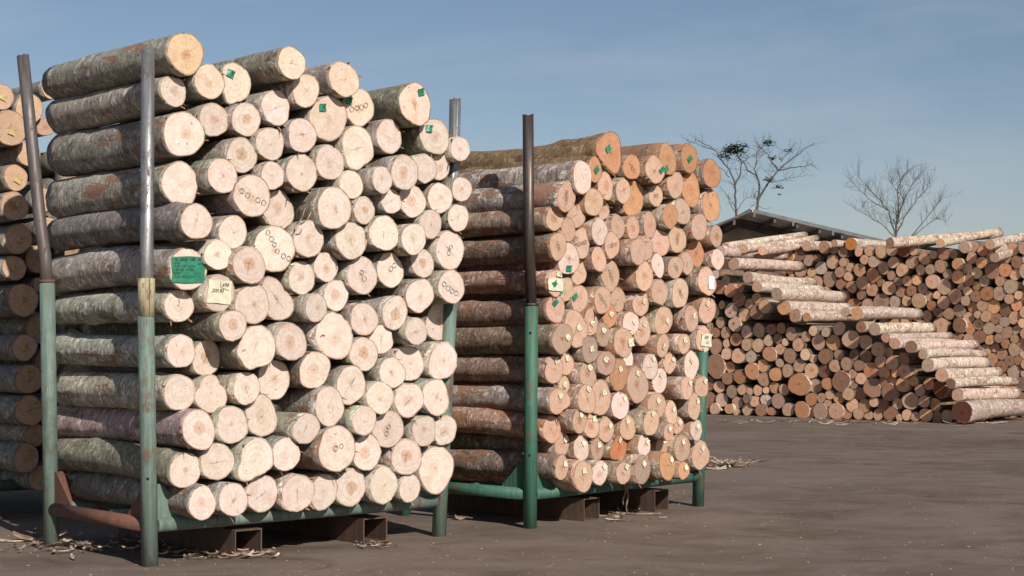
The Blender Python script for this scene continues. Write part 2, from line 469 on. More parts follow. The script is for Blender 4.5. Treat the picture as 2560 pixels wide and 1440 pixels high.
def end_arrays(g, back=False, rad=(0, .3, .62, 1.0)):
    seg = g['seg']; src = g['back'] if back else g['front']
    c = src.mean(0)
    V = [np.array([[c[0] + (.002 if not back else -.002), c[1], c[2]]])]
    UV = [np.zeros((1, 2))]
    th = np.arange(seg) * 2 * np.pi / seg
    for f in rad[1:]:
        p = c + (src - c) * f * .968
        p[:, 0] = c[0] + (g['tl'][0] * (p[:, 1] - c[1]) + g['tl'][1] * (p[:, 2] - c[2]) if not back else 0) + (-.001 if not back else .001)
        V.append(p); UV.append(np.stack([np.cos(th) * f, np.sin(th) * f], 1))
    V = np.concatenate(V); UV = np.concatenate(UV)
    Fc = []
    for k in range(seg):
        Fc.append((0, 1 + k, 1 + (k + 1) % seg))
    for j in range(len(rad) - 2):
        a = 1 + j * seg; b = a + seg
        for k in range(seg):
            k2 = (k + 1) % seg
            Fc.append((a + k, b + k, b + k2, a + k2))
    if back: Fc = [f[::-1] for f in Fc]
    return V, Fc, UV
def finish(me, tintc, peel=None, UV=None):
    nv = len(me.vertices)
    at = me.attributes.new('tint', 'FLOAT_COLOR', 'POINT')
    arr = np.tile(np.array(tintc, dtype=np.float32), nv) if np.ndim(tintc) == 1 else np.asarray(tintc, dtype=np.float32).ravel()
    at.data.foreach_set('color', arr)
    if peel is not None:
        a2 = me.attributes.new('peel', 'FLOAT', 'POINT')
        a2.data.foreach_set('value', np.full(nv, peel, dtype=np.float32) if np.ndim(peel) == 0 else np.asarray(peel, dtype=np.float32))
    if UV is not None:
        uvl = me.uv_layers.new(name='UVMap')
        li = np.empty(len(me.loops), dtype=np.int32); me.loops.foreach_get('vertex_index', li)
        uvl.data.foreach_set('uv', UV[li].astype(np.float32).ravel())
    me.update()
def make_log(pos, r, ang, L, tb, te, peel=.2, yaw=0, pitch=0, seg=30, nx=14, custom=None, amp=.045, taper=.08, bend=.012, knots=2, name='log', rm_=None):
    root = empty(name, pos, (0, pitch, ang + yaw))
    g = log_geometry(r, L, seg, nx, taper, amp, custom, bend, knots)
    seed = float(rng.uniform(0, 1))
    V, Fc = bark_arrays(g)
    me = bpy.data.meshes.new('bark'); me.from_pydata(V.tolist(), [], Fc.tolist())
    finish(me, tuple(tb) + (seed,), peel)
    link_mesh('bark', me, BARK, root, True)
    for back in (False, True):
        V, Fc, UV = end_arrays(g, back)
        me = bpy.data.meshes.new('cut_end'); me.from_pydata(V.tolist(), [], Fc)
        finish(me, tuple(te) + (seed + (.01 if back else 0),), None, UV)
        link_mesh('cut_end', me, CUT, root, True)
    return root, g
def vary(c, s=.08, h=.03):
    k = 1 + rng.normal(0, s)
    return tuple(float(min(.9, max(.01, x * k * (1 + rng.normal(0, h))))) for x in c)

ORD = ['first', 'second', 'third', 'fourth', 'fifth', 'sixth', 'seventh', 'eighth', 'ninth', 'tenth', 'eleventh', 'twelfth', 'thirteenth', 'fourteenth', 'fifteenth', 'sixteenth', 'seventeenth', 'eighteenth']
def course_labels(items, zc, lat, desc, where, h=.215):
    """items: list of objects; name each by its course (layer) from the bottom and its place in that course"""
    z0 = min(zc); crs = {}
    for i in range(len(items)): crs.setdefault(int((zc[i] - z0) / h), []).append(i)
    for row, k in enumerate(sorted(crs)):
        ids = sorted(crs[k], key=lambda i: lat[i])
        for j, i in enumerate(ids):
            if len(ids) == 1: pos = 'alone'
            elif j == 0: pos = 'leftmost'
            elif j == len(ids) - 1: pos = 'rightmost'
            else: pos = ORD[j] + ' from left'
            rw = 'bottom row' if row == 0 else ('top row' if row == len(crs) - 1 else ORD[row] + ' row up')
            items[i]['label'] = '%s, %s in %s, %s' % (desc[i], pos, rw, where)

# flat things fixed to a sawn end: local frame of the log, y to the right, z up
def face_local(root, plane, px, py, d):
    p = plane.hit(px, py, d)
    M = Matrix.LocRotScale(root.location, root.rotation_euler, None)
    q = M.inverted() @ p
    return q.y, q.z
def add_tag(root, g, y, z, w, h, rot, mat, name='paper_tag', fold=.012, writing=None, wmat=None, n=5, curl=.02):
    x0 = g['tl'][0] * y + g['tl'][1] * z + .004
    def P(a, b, lift=0):
        ca, sa = math.cos(rot), math.sin(rot)
        return (x0 + lift + g['tl'][0] * (a * ca - b * sa) + g['tl'][1] * (a * sa + b * ca), y + a * ca - b * sa, z + a * sa + b * ca)
    vs = []; ph = rng.uniform(0, 6)
    for j in range(n + 1):
        for i in range(n + 1):
            u = i / n - .5; v = j / n - .5
            lift = fold * (1 - abs(2 * u)) * (.6 + .4 * math.cos(3 * v + ph)) + curl * max(0, abs(v) + abs(u) - .6) ** 2 * 4 * (1 if (u + v) > 0 else .4)
            lift += .0015 * math.sin(9 * u + 5 * v + ph)
            jit = .03
            vs.append(P(u * w * (1 + jit * math.sin(7 * v + ph)), v * h * (1 + jit * math.cos(6 * u + ph)), lift))
    fs = [(j * (n + 1) + i, j * (n + 1) + i + 1, (j + 1) * (n + 1) + i + 1, (j + 1) * (n + 1) + i) for j in range(n) for i in range(n)]
    me = bpy.data.meshes.new(name); me.from_pydata(vs, [], fs); me.update()
    o = link_mesh(name, me, mat, root, False)
    md = o.modifiers.new('thickness', 'SOLIDIFY'); md.thickness = .0012; md.offset = 1
    if writing:
        for (txt, a, b, size) in writing:
            text_on(o, txt, P(a * w, b * h, fold + .0035), rot, size, wmat or M_INK, g['tl'])
    return o
_tc = {}
def text_mesh(txt):
    if txt in _tc: return _tc[txt]
    cu = bpy.data.curves.new('writing', 'FONT'); cu.body = txt; cu.size = 1; cu.resolution_u = 2; cu.shear = .35; cu.offset = .004
    ob = bpy.data.objects.new('tmp', cu); COL.objects.link(ob)
    dg = bpy.context.evaluated_depsgraph_get()
    me = bpy.data.meshes.new_from_object(ob.evaluated_get(dg))
    bpy.data.objects.remove(ob); me.materials.clear()
    _tc[txt] = me
    return me
def text_on(parent, txt, p, rot, size, mat, tl=(0, 0)):
    me = text_mesh(txt).copy()
    co = np.empty(len(me.vertices) * 3, dtype=np.float32); me.vertices.foreach_get('co', co); co = co.reshape(-1, 3)
    a = co[:, 0] * size; b = co[:, 1] * size
    dy = a * math.cos(rot) - b * math.sin(rot); dz = a * math.sin(rot) + b * math.cos(rot)
    q = np.stack([p[0] + tl[0] * dy + tl[1] * dz, p[1] + a * math.cos(rot) - b * math.sin(rot), p[2] + a * math.sin(rot) + b * math.cos(rot)], 1)
    me.vertices.foreach_set('co', q.astype(np.float32).ravel()); me.update()
    return link_mesh('writing', me, mat, parent)
def stroke(parent, pts, wd, mat, name='writing'):
    m = MB()
    for a, b in zip(pts, pts[1:]):
        a = Vector(a); b = Vector(b); t = (b - a).normalized(); nrm = Vector((1, 0, 0)).cross(t) * wd / 2
        m.add([a + nrm, b + nrm, b - nrm, a - nrm], [(0, 1, 2, 3)])
    return m.build(name, mat, parent)
def add_ring_marks(root, g, centres, rad, wd=.0035):
    for (y, z) in centres:
        m = MB(); vs = []; seg = 20
        rr = rad * rng.uniform(.9, 1.1)
        for k in range(seg):
            a = 2 * math.pi * k / seg
            for q in (rr, rr - wd * (1 + .35 * math.sin(2 * a + y * 90))):
                yy = y + q * math.cos(a); zz = z + q * math.sin(a)
                vs.append((g['tl'][0] * yy + g['tl'][1] * zz + .0035, yy, zz))
        m.add(vs, [(2 * k, 2 * k + 1, (2 * k + 3) % (2 * seg), (2 * k + 2) % (2 * seg)) for k in range(seg)])
        m.build('stamped_ring', M_STAMP, root)
def add_torn_bark(root, g, n):
    """loose curls of bark and fibre left by the saw on the rim of the sawn end"""
    f = g['front']; seg = g['seg']
    for _ in range(n):
        k = int(rng.integers(0, seg)); p = f[k]; th = math.atan2(p[2], p[1])
        L = rng.uniform(.02, .05); wd = rng.uniform(.008, .024); dr = rng.uniform(-.6, .9); m = MB(); vs = []
        ra = Vector((0, math.cos(th), math.sin(th))); ta = Vector((0, -math.sin(th), math.cos(th)))
        for i in range(6):
            t = i / 5
            q = Vector(p) + Vector((-.03 + .055 * t, 0, 0)) + ra * (.004 + L * .5 * t * t) + ta * (L * dr * t) + Vector((0, 0, -L * .4 * t * t))
            w_ = wd * (1 - .6 * t)
            vs += [q - ta * w_ * .5 - ra * .003, q + Vector((.25 * w_, 0, 0)), q + ta * w_ * .5 - ra * .003]
        m.add(vs, [f_ for i in range(5) for f_ in ((3 * i, 3 * i + 1, 3 * i + 4, 3 * i + 3), (3 * i + 1, 3 * i + 2, 3 * i + 5, 3 * i + 4))])
        m.build('torn_bark', M_TORN if rng.uniform() < .6 else M_SCRAP, root)

def custom_outline(plane, d, cpx, cpy, pts, crop):
    x0, y0, s = crop
    c = plane.hit(cpx, cpy, d)
    an = []; ra = []
    for (X, Y) in pts:
        p = plane.hit(x0 + X / s, y0 + Y / s, d) - c
        a = p.dot(plane.l); b = p.z
        an.append(math.atan2(b, a)); ra.append(math.hypot(a, b))
    return np.array(an), np.array(ra)

def dval(k): return -.01 + .085 * k
def fit_depths(plane, S, lmin, zmin=.34, sweeps=60, lmax=None):
    """how far each log sticks out, so that the bodies behind the seen ends lie beside each other"""
    n = len(S); pri = np.array([dval(q[3]) for q in S])
    def state(d):
        P = [plane.hit(q[0], q[1], float(e)) for q, e in zip(S, d)]
        return np.array([(p - plane.p).dot(plane.l) for p in P]), np.array([p.z for p in P]), np.array([q[2] / F * p.y for q, p in zip(S, P)])
    a0, z0, r0 = state(np.zeros(n)); a1, z1, r1 = state(np.ones(n))
    da, dz, dr = a1 - a0, z1 - z0, r1 - r0
    d = pri.copy(); g = np.random.default_rng(5)
    low = {}
    for i in range(n):
        if z0[i] - r0[i] < zmin + .06: low[i] = True
    def cost(i, di):
        a = a0 + da * d; z = z0 + dz * d; r = r0 + dr * d
        ai, zi, ri = a0[i] + da[i] * di, z0[i] + dz[i] * di, r0[i] + dr[i] * di
        ov = np.clip((r + ri) * .985 - np.hypot(a - ai, z - zi), 0, None); ov[i] = 0
        c = 220 * float((ov ** 2).sum()) + 1.0 * (di - pri[i]) ** 2
        c += 400 * max(0, lmin + ri - ai) ** 2 + 120 * max(0, zmin - (zi - ri)) ** 2
        if lmax is not None: c += 60 * max(0, ai + ri - lmax) ** 2
        if i in low: c += 60 * (zi - ri - zmin) ** 2
        return c
    for sw in range(sweeps):
        st = .12 * (1 - sw / sweeps) + .01
        for i in g.permutation(n):
            cur = cost(i, d[i])
            for c in (d[i] + st, d[i] - st, d[i] + g.normal(0, st)):
                c = float(np.clip(c, -.25, .62)); v = cost(i, c)
                if v < cur: cur = v; d[i] = c
    return d

# --- front stack: (x, y, vertical half size, how far it sticks out) in photograph pixels
S1 = [(465,133,54,3),(434,228,40,1),(524,204,44,2),(592,208,52,2),(730,157,41,4),(765,226,43,2),(861,198,46,4),(897,267,49,2),(1039,260,55,4),(822,296,60,2),
(973,341,43,3),(1087,341,48,2),(1151,372,32,3),(460,335,59,3),(535,299,44,2),(616,298,44,3),(690,269,45,3),(756,338,45,3),(605,388,47,2),(676,359,44,3),
(893,371,53,2),(825,406,45,2),(755,431,48,3),(682,439,36,3),(557,439,45,3),(451,460,56,3),(631,489,55,4),(697,525,50,2),(492,554,47,3),(583,580,43,2),
(687,622,62,3),(546,637,40,2),(624,663,49,3),(471,673,53,3),(548,733,47,2),(448,765,42,2),(632,760,52,3),(697,748,54,2),(772,597,47,3),(755,695,42,2),
(836,520,53,4),(879,462,38,3),(956,449,34,4),(1012,431,45,4),(1064,421,39,3),(1100,417,33,2),(1155,473,32,4),(1101,495,39,3),(1031,502,43,3),(978,502,33,2),
(911,526,34,3),(879,601,49,2),(961,583,47,3),(1035,597,42,4),(1077,560,38,3),(1146,544,37,3),(1125,625,49,4),(1057,658,38,2),(976,675,46,2),(906,689,49,4),
(815,668,38,2),(841,738,40,2),(1050,739,43,3),(1129,717,43,4),(791,769,36,3),(836,840,60,3),(911,798,42,3),(988,782,43,3),(1041,828,37,3),(1099,804,49,2),
(953,849,39,1),(910,885,44,3),(1108,903,48,4),(1023,908,46,2),(981,932,41,3),(787,925,48,3),(878,963,49,3),(951,994,42,3),(1023,1000,45,3),(1090,993,47,3),
(824,1016,50,3),(911,1051,38,4),(971,1073,48,2),(1061,1077,40,3),(1113,1076,39,2),(843,1122,59,4),(917,1131,45,2),(1017,1143,47,3),(1091,1173,61,3),(1025,1220,36,2),
(960,1212,47,3),(877,1219,48,2),(809,1230,44,1),(745,1233,48,3),(655,1234,48,2),(584,1249,44,3),(506,1258,42,4),(464,1176,46,3),(544,1154,49,3),(638,1148,55,3),
(715,1136,43,2),(498,1074,51,4),(581,1062,47,3),(655,1037,56,2),(766,1072,40,3),(450,981,46,3),(526,985,49,2),(617,971,42,3),(685,950,50,3),(640,866,57,4),
(728,855,48,3),(583,813,41,2),(453,878,44,4),(516,895,45,3)]
CROP_F = (360, 680, 3.6); CROP_H = (360, 980, 3.2); CROP_B = (750, 100, 3.6); CROP_A = (350, 60, 3.43)
CUST1 = {110: (CROP_F, [(810,715),(860,640),(920,510),(1050,470),(1160,540),(1195,700),(1150,820),(1020,850),(970,890),(925,890),(870,800)]),
 107: (CROP_F, [(600,912),(650,930),(690,1010),(745,1070),(748,1160),(700,1240),(620,1272),(520,1230),(465,1180),(447,1110),(500,1040),(535,960)]),
 104: (CROP_F, [(1040,1090),(1100,1110),(1150,1170),(1190,1260),(1215,1370),(1190,1440),(1130,1470),(1080,1490),(1000,1460),(940,1420),(935,1330),(895,1240),(960,1180)]),
 100: (CROP_H, [(880,368),(960,370),(1020,430),(1035,520),(1030,600),(960,650),(890,680),(830,722),(780,715),(735,650),(750,600),(785,560),(780,480),(820,410)]),
 38: (CROP_F, [(1080,45),(1150,40),(1220,90),(1260,170),(1330,230),(1358,300),(1340,380),(1250,437),(1150,420),(1110,370),(1120,290),(1080,200),(1050,130)]),
 21: (CROP_B, [(420,800),(590,795),(630,850),(660,950),(662,1060),(580,1120),(530,1175),(430,1140),(400,1050),(378,950),(390,860)]),
 4: (CROP_A, [(740,345),(810,325),(890,380),(945,470),(945,560),(900,650),(820,665),(745,695),(735,600),(710,570),(730,450),(705,380)])}
SHAPE1 = {110: 'heart shaped', 107: 'teardrop shaped', 104: 'ragged split', 100: 'pear shaped', 38: 'kidney shaped', 21: 'lumpy square', 4: 'chipped'}
STAMP1 = {8: [(879,273),(892,270),(903,268),(914,263)], 27: [(605,477),(619,488),(644,500),(658,507)],
 31: [(671,581),(679,597),(686,611),(693,628),(708,640),(721,646)], 57: [(1127,618),(1122,632)], 59: [(977,672),(987,663)],
 60: [(904,681),(910,697)], 64: [(1111,710),(1120,720),(1130,728),(1140,733)], 83: [(971,1067),(967,1084)], 86: [(839,1121),(853,1115)]}
NUMW = {2: 'two', 4: 'four', 6: 'six', 5: 'five', 3: 'three'}
GTAG1 = {4: (577,184,-.3), 8: (872,252,-.1), 9: (1053,230,.3), 10: (805,269,.1), 12: (1073,321,0)}

P1a = on_ground(375, 1415); P1b = on_ground(1097, 1340)
PL1 = Plane(P1a, P1b)
def build_stack1():
    DS = fit_depths(PL1, S1, .060)
    objs = []; zc = []; lat = []; desc = []
    leftcol = {2, 14, 26, 29, 34, 36, 113, 106, 102, 98, 97, 1}
    for i, (px, py, ry, k) in enumerate(S1):
        idx = i + 1
        d = float(DS[i])
        p = PL1.hit(px, py, d)
        r = ry / F * p.y * .985
        cust = None
        if idx in CUST1: cust = custom_outline(PL1, d, px, py, CUST1[idx][1], CUST1[idx][0])
        te = vary((.74, .63, .55), .065, .010)
        if idx in (1,): te = (.78, .58, .38)
        if idx in (3, 4, 5, 6, 7, 8, 9, 10): te = vary((.76, .62, .505), .04, .010)
        tb = vary((.345, .31, .27), .2, .035)
        if idx in (7,): tb = (.42, .37, .33)
        if idx in (9, 12, 112, 98): tb = (.25, .235, .18)
        L = 2.1 + (d - .35) + rng.uniform(-.06, .06)
        root, g = make_log(p, r, PL1.ang, L, tb, te, peel=rng.uniform(0, .28), yaw=rng.normal(0, .012), pitch=rng.normal(0, .006),
                           seg=36 if ry > 30 else 30, nx=22 if (idx in leftcol or idx in (5, 7, 9, 4, 3)) else 12, custom=cust, amp=.058,
                           taper={2: -.22, 14: -.06, 26: -.04}.get(idx, rng.uniform(-.06, .02)) if idx in leftcol else .04, knots=5 if idx in leftcol else 1, bend=.03 if idx in leftcol else .012)
        root['category'] = 'log'; root['group'] = 'logs in the front rack'
        add_torn_bark(root, g, int(rng.choice([0, 0, 1, 2, 3])))
        size = 'big' if ry >= 53 else ('small' if ry <= 37 else 'mid-sized')
        dsc = '%s pale log' % (SHAPE1[idx] if idx in SHAPE1 else size)
        if idx in STAMP1:
            pts = [face_local(root, PL1, a, b, d) for a, b in STAMP1[idx]]
            add_ring_marks(root, g, pts, .0205)
            dsc = 'pale log with %s stamped rings' % NUMW[len(pts)]
        if idx in GTAG1:
            a, b, rot = GTAG1[idx]
            y, z = face_local(root, PL1, a, b, d)
            add_tag(root, g, y, z, .062, .055, rot, M_GREENTAG, 'plastic_tag', fold=.018, writing=[('06', -.1, .15, .016)])
            dsc = 'pale log with green tag' + (' and rings' if idx in STAMP1 else '')
        if idx == 34:
            y, z = face_local(root, PL1, 471, 674, d)
            add_tag(root, g, y, z, .255, .185, .02, M_GREENTAG, 'green_sheet', fold=.005, n=8, curl=.003, writing=[
                ('N: (BOS  UM   N', -.44, .34, .028), ('6674', .24, .20, .022), ('TOTAL', -.47, .22, .016), ('7.30 : 128 / 4.354', -.46, .09, .023),
                ('30 : 36 / 8.508', -.42, -.04, .023), ('CHSER', -.46, -.16, .017), ('7.521 = 2.1.2m2', -.45, -.31, .024)])
            dsc = 'log with big written green sheet'
        if idx == 35:
            y, z = face_local(root, PL1, 548, 730, d)
            t = add_tag(root, g, y, z, .195, .165, -.05, M_YELTAG, 'yellow_sheet', fold=.005, n=8, curl=.003, writing=[
                ('698', .06, .25, .036), ('200.90', -.36, -.02, .036)])
            sx_ = lambda a, b: (.013 + g['tl'][0] * a + g['tl'][1] * b, a, b)
            stroke(t, [sx_(y + .004, z + .072), sx_(y + .004, z + .034), sx_(y + .075, z + .012)], .003, M_INK)
            dsc = 'log with written yellow sheet'
        if idx == 66:
            y, z = face_local(root, PL1, 803, 838, d)
            stroke(root, [(.006, y - .012, z - .01), (.006, y + .01, z + .004), (.006, y + .03, z - .004)], .008, M_RED, 'red_mark')
            dsc = 'big pale log with red mark'
        objs.append(root); zc.append(p.z); lat.append((p - PL1.p).dot(PL1.l)); desc.append(dsc)
    course_labels(objs, zc, lat, desc, 'front rack')
build_stack1()

# --- left stack behind the front one
S0 = [(5,242,33,3),(74,270,38,3),(132,222,28,2),(27,320,46,4),(115,317,24,2),(72,385,32,2),(40,444,33,4),(36,515,38,4),(45,598,38,3),(96,648,35,1),
(36,670,33,3),(58,750,42,3),(101,712,20,1),(98,822,36,1),(62,869,34,3),(73,948,38,3),(75,1027,39,3),(88,1088,30,2),(66,1146,37,3),(100,1195,32,2),
(108,500,30,0),(118,1010,26,0),(125,575,34,0),(118,905,34,0)]
TAGT0 = {1: '', 4: '', 7: '', 8: '10', 9: '10', 10: '12', 11: '7', 12: '10', 14: '', 15: '12', 16: '8', 17: '14', 19: '7', 20: ''}
c0 = at_depth(50, 850, 14.5); c0.z = 0
PL0 = Plane(c0, c0 + PL1.l)
def build_stack0():
    objs = []; zc = []; lat = []; desc = []
    for i, (px, py, ry, k) in enumerate(S0):
        idx = i + 1
        d = .02 + .09 * (k - 3) + rng.uniform(-.02, .02)
        p = PL0.hit(px, py, d)
        r = ry / F * p.y * .985
        te = vary((.60, .42, .29), .06, .03)
        root, g = make_log(p, r, PL0.ang, 2.2, vary((.27, .24, .21), .15, .04), te, peel=rng.uniform(0, .2), yaw=rng.normal(0, .015), nx=14, seg=30)
        root['category'] = 'log'; root['group'] = 'logs in the left rear rack'
        dsc = 'tan log end'
        if idx in TAGT0:
            y = r * rng.uniform(.0, .35); z = r * rng.uniform(-.25, .2)
            if idx in (16, 17, 19): z = r * .45
            add_tag(root, g, y, z, .062, .055, rng.uniform(-.5, .3), M_YELSHADE, fold=.008, writing=[(TAGT0[idx], -.25, -.2, .03)] if TAGT0[idx] else None)
            dsc = 'tan log with yellow tag'
        objs.append(root); zc.append(p.z); lat.append((p - PL0.p).dot(PL0.l)); desc.append(dsc)
    course_labels(objs, zc, lat, desc, 'rack at left edge')
build_stack0()

def build_deep_left():
    UVs = []; Vs = []; Fs = []; MI = []; T = []; off = 0
    for cx in (180, 244, 308):
        y = 345 + (cx % 7) * 4
        while y < 1200:
            ry = float(rng.uniform(32, 44)); y += ry
            p = PL0.hit(cx + rng.uniform(-10, 10), y, rng.uniform(-.5, -.25)); r = ry / F * p.y * 1.02; y += ry * .98
            if p.z - r < .34: break
            g = log_geometry(r, 2.2, 16, 5, .08, .05, None, .01, 0, .04); seed = float(rng.uniform())
            for kind in (0, 1, 2):
                if kind == 0: V, Fc = bark_arrays(g); Fc = Fc.tolist()
                else: V, Fc, UV = end_arrays(g, kind == 2, (0, .5, 1.0))
                W = V + np.array(PL0_frame.inverted() @ p)
                Vs.append(W); Fs.extend([tuple(i + off for i in f) for f in Fc]); MI.extend([0 if kind == 0 else 1] * len(Fc))
                UVs.append(np.zeros((len(V), 2)) if kind == 0 else UV)
                T.append(np.tile(np.array(((.20, .175, .15) if kind == 0 else (.42, .29, .20)) + (seed,)), (len(V), 1))); off += len(V)  # bark and ends toned down, painting the darkness of the gaps
    me = bpy.data.meshes.new('deeper_logs'); me.from_pydata(np.concatenate(Vs).tolist(), [], Fs)
    me.polygons.foreach_set('material_index', MI)
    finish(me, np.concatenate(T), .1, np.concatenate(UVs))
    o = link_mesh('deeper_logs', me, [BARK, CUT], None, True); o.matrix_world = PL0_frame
    tag(o, 'shade-toned logs deep in the left rack seen only through gaps', 'logs', kind='stuff')
PL0_frame = Matrix.Rotation(PL0.ang, 4, 'Z')
build_deep_left()

# --- second stack: x, y, half height, protrusion, look: o orange, w white, g grey, '' tan ; mark: G green tag, Y yellow tag, number = rings
S2 = [(1525,380,52,4,'o','G'),(1457,443,41,3,'w',''),(1488,424,32,2,'o','G'),(1580,418,33,3,'o',4),(1638,424,36,4,'','G'),(1670,398,41,3,'o','G'),(1724,395,37,3,'o','G'),
(1780,434,38,3,'o',''),(1515,465,35,3,'',''),(1559,477,33,3,'',''),(1582,496,45,1,'o',''),(1640,489,29,3,'',3),(1689,462,34,3,'',''),(1727,474,43,2,'o',''),
(1779,513,43,3,'o',''),(1485,505,37,3,'',''),(1510,525,24,1,'',''),(1416,492,38,3,'',4),(1440,537,33,2,'',''),(1387,546,32,3,'',''),(1421,575,30,2,'',''),
(1676,540,33,4,'o',''),(1706,529,33,3,'',''),(1500,579,36,3,'w',''),(1545,566,31,2,'',''),(1583,569,30,2,'',''),(1625,562,33,3,'',''),(1749,567,33,3,'',''),
(1791,590,28,4,'',''),(1694,597,36,3,'',4),(1650,607,36,2,'',''),(1531,613,33,3,'',5),(1597,628,34,4,'',''),(1615,620,32,2,'',''),(1740,633,34,2,'o',2),
(1396,615,36,4,'',3),(1454,608,38,3,'',6),(1422,647,42,4,'w','G'),(1447,679,34,2,'',''),(1498,648,32,3,'',''),(1526,687,40,3,'',5),(1611,690,36,3,'',''),
(1646,663,30,3,'w',''),(1690,668,29,3,'',3),(1718,658,29,2,'',''),(1768,703,37,4,'','W'),(1795,648,28,4,'w',''),(1650,730,34,4,'',''),(1701,733,39,3,'',4),
(1449,746,34,3,'','G'),(1388,708,32,4,'','P'),(1413,723,33,2,'','G'),(1390,773,36,4,'','G'),(1507,750,36,3,'',6),(1542,750,34,1,'',''),(1603,760,32,3,'','Y'),
(1769,775,34,3,'','Y'),(1729,796,34,3,'','Y'),(1659,801,37,3,'','Y'),(1440,822,47,2,'','Y'),(1407,846,39,4,'g','Y'),(1525,789,30,3,'o','Y'),(1478,805,34,3,'','Y'),
(1578,809,31,3,'w','Y'),(1606,827,37,2,'','Y'),(1508,835,30,2,'g','Y'),(1559,856,38,3,'','y'),(1658,864,29,3,'','Y'),(1711,859,26,4,'','Y'),(1760,848,33,4,'','p'),
(1475,873,34,3,'g','Y'),(1516,908,32,3,'g','Y'),(1566,893,30,1,'w',''),(1729,913,37,4,'w','Y'),(1626,917,35,3,'w','Y'),(1675,907,27,3,'','Y'),(1386,925,35,4,'','Y'),
(1416,909,30,2,'','Y'),(1470,937,32,3,'','Y'),(1547,936,42,3,'o','Y'),(1594,962,46,3,'g','Y'),(1650,952,32,2,'w','Y'),(1718,970,28,4,'','Y'),(1755,967,28,3,'','Y'),
(1411,965,24,2,'','Y'),(1399,1003,33,4,'','Y'),(1468,998,38,3,'','Y'),(1501,995,44,4,'','Y'),(1551,1014,35,4,'w','Y'),(1642,1015,37,3,'','Y'),(1679,1032,30,3,'','Y'),
(1736,1017,33,3,'','Y'),(1629,1056,34,4,'','Y'),(1570,1069,32,3,'','Y'),(1516,1074,33,3,'','Y'),(1479,1065,31,2,'','Y'),(1450,1053,31,3,'','Y'),(1380,1074,35,4,'',''),
(1406,1111,29,2,'','Y'),(1454,1120,32,3,'w','Y'),(1494,1122,28,3,'g','Y'),(1546,1120,32,4,'v','Y'),(1611,1114,27,3,'w','Y'),(1655,1116,29,3,'','Y'),(1673,1080,23,2,'','Y'),
(1695,1063,23,2,'','Y'),(1706,1120,36,4,'','Y'),(1741,1074,27,4,'w','Y'),(1752,1138,37,4,'','Y'),(1405,1169,30,4,'','Y'),(1459,1191,39,4,'','Y'),(1500,1182,31,3,'w','Y'),
(1559,1183,29,3,'','Y'),(1606,1173,36,3,'g','Y'),(1637,1174,27,1,'','Y'),(1669,1165,36,3,'o','Y'),(1710,1176,23,3,'o','Y')]
CROP_N = (1440, 300, 4); CROP_Q = (1120, 920, 3.428); CROP_R = (1440, 900, 3.428)
CUST2 = {1: (CROP_N, [(250,190),(300,130),(350,118),(410,130),(440,210),(440,330),(400,555),(350,510),(300,450),(240,380),(200,290)]),
 86: (CROP_Q, [(900,190),(960,172),(1010,210),(1062,300),(1000,350),(945,400),(890,380),(868,310),(872,240)]),
 102: (CROP_R, [(340,650),(400,645),(450,720),(450,800),(400,862),(355,850),(275,800),(290,745),(320,700)])}
LEFT2 = {1, 2, 18, 20, 36, 51, 53, 61, 77, 86, 98, 110, 111, 3}
P2a = on_ground(1325, 1320); P2b = on_ground(1745, 1265)
PL2 = Plane(P2a, P2b)
ANG2 = [1.2, -1.0, .2, 1.5, -.7]
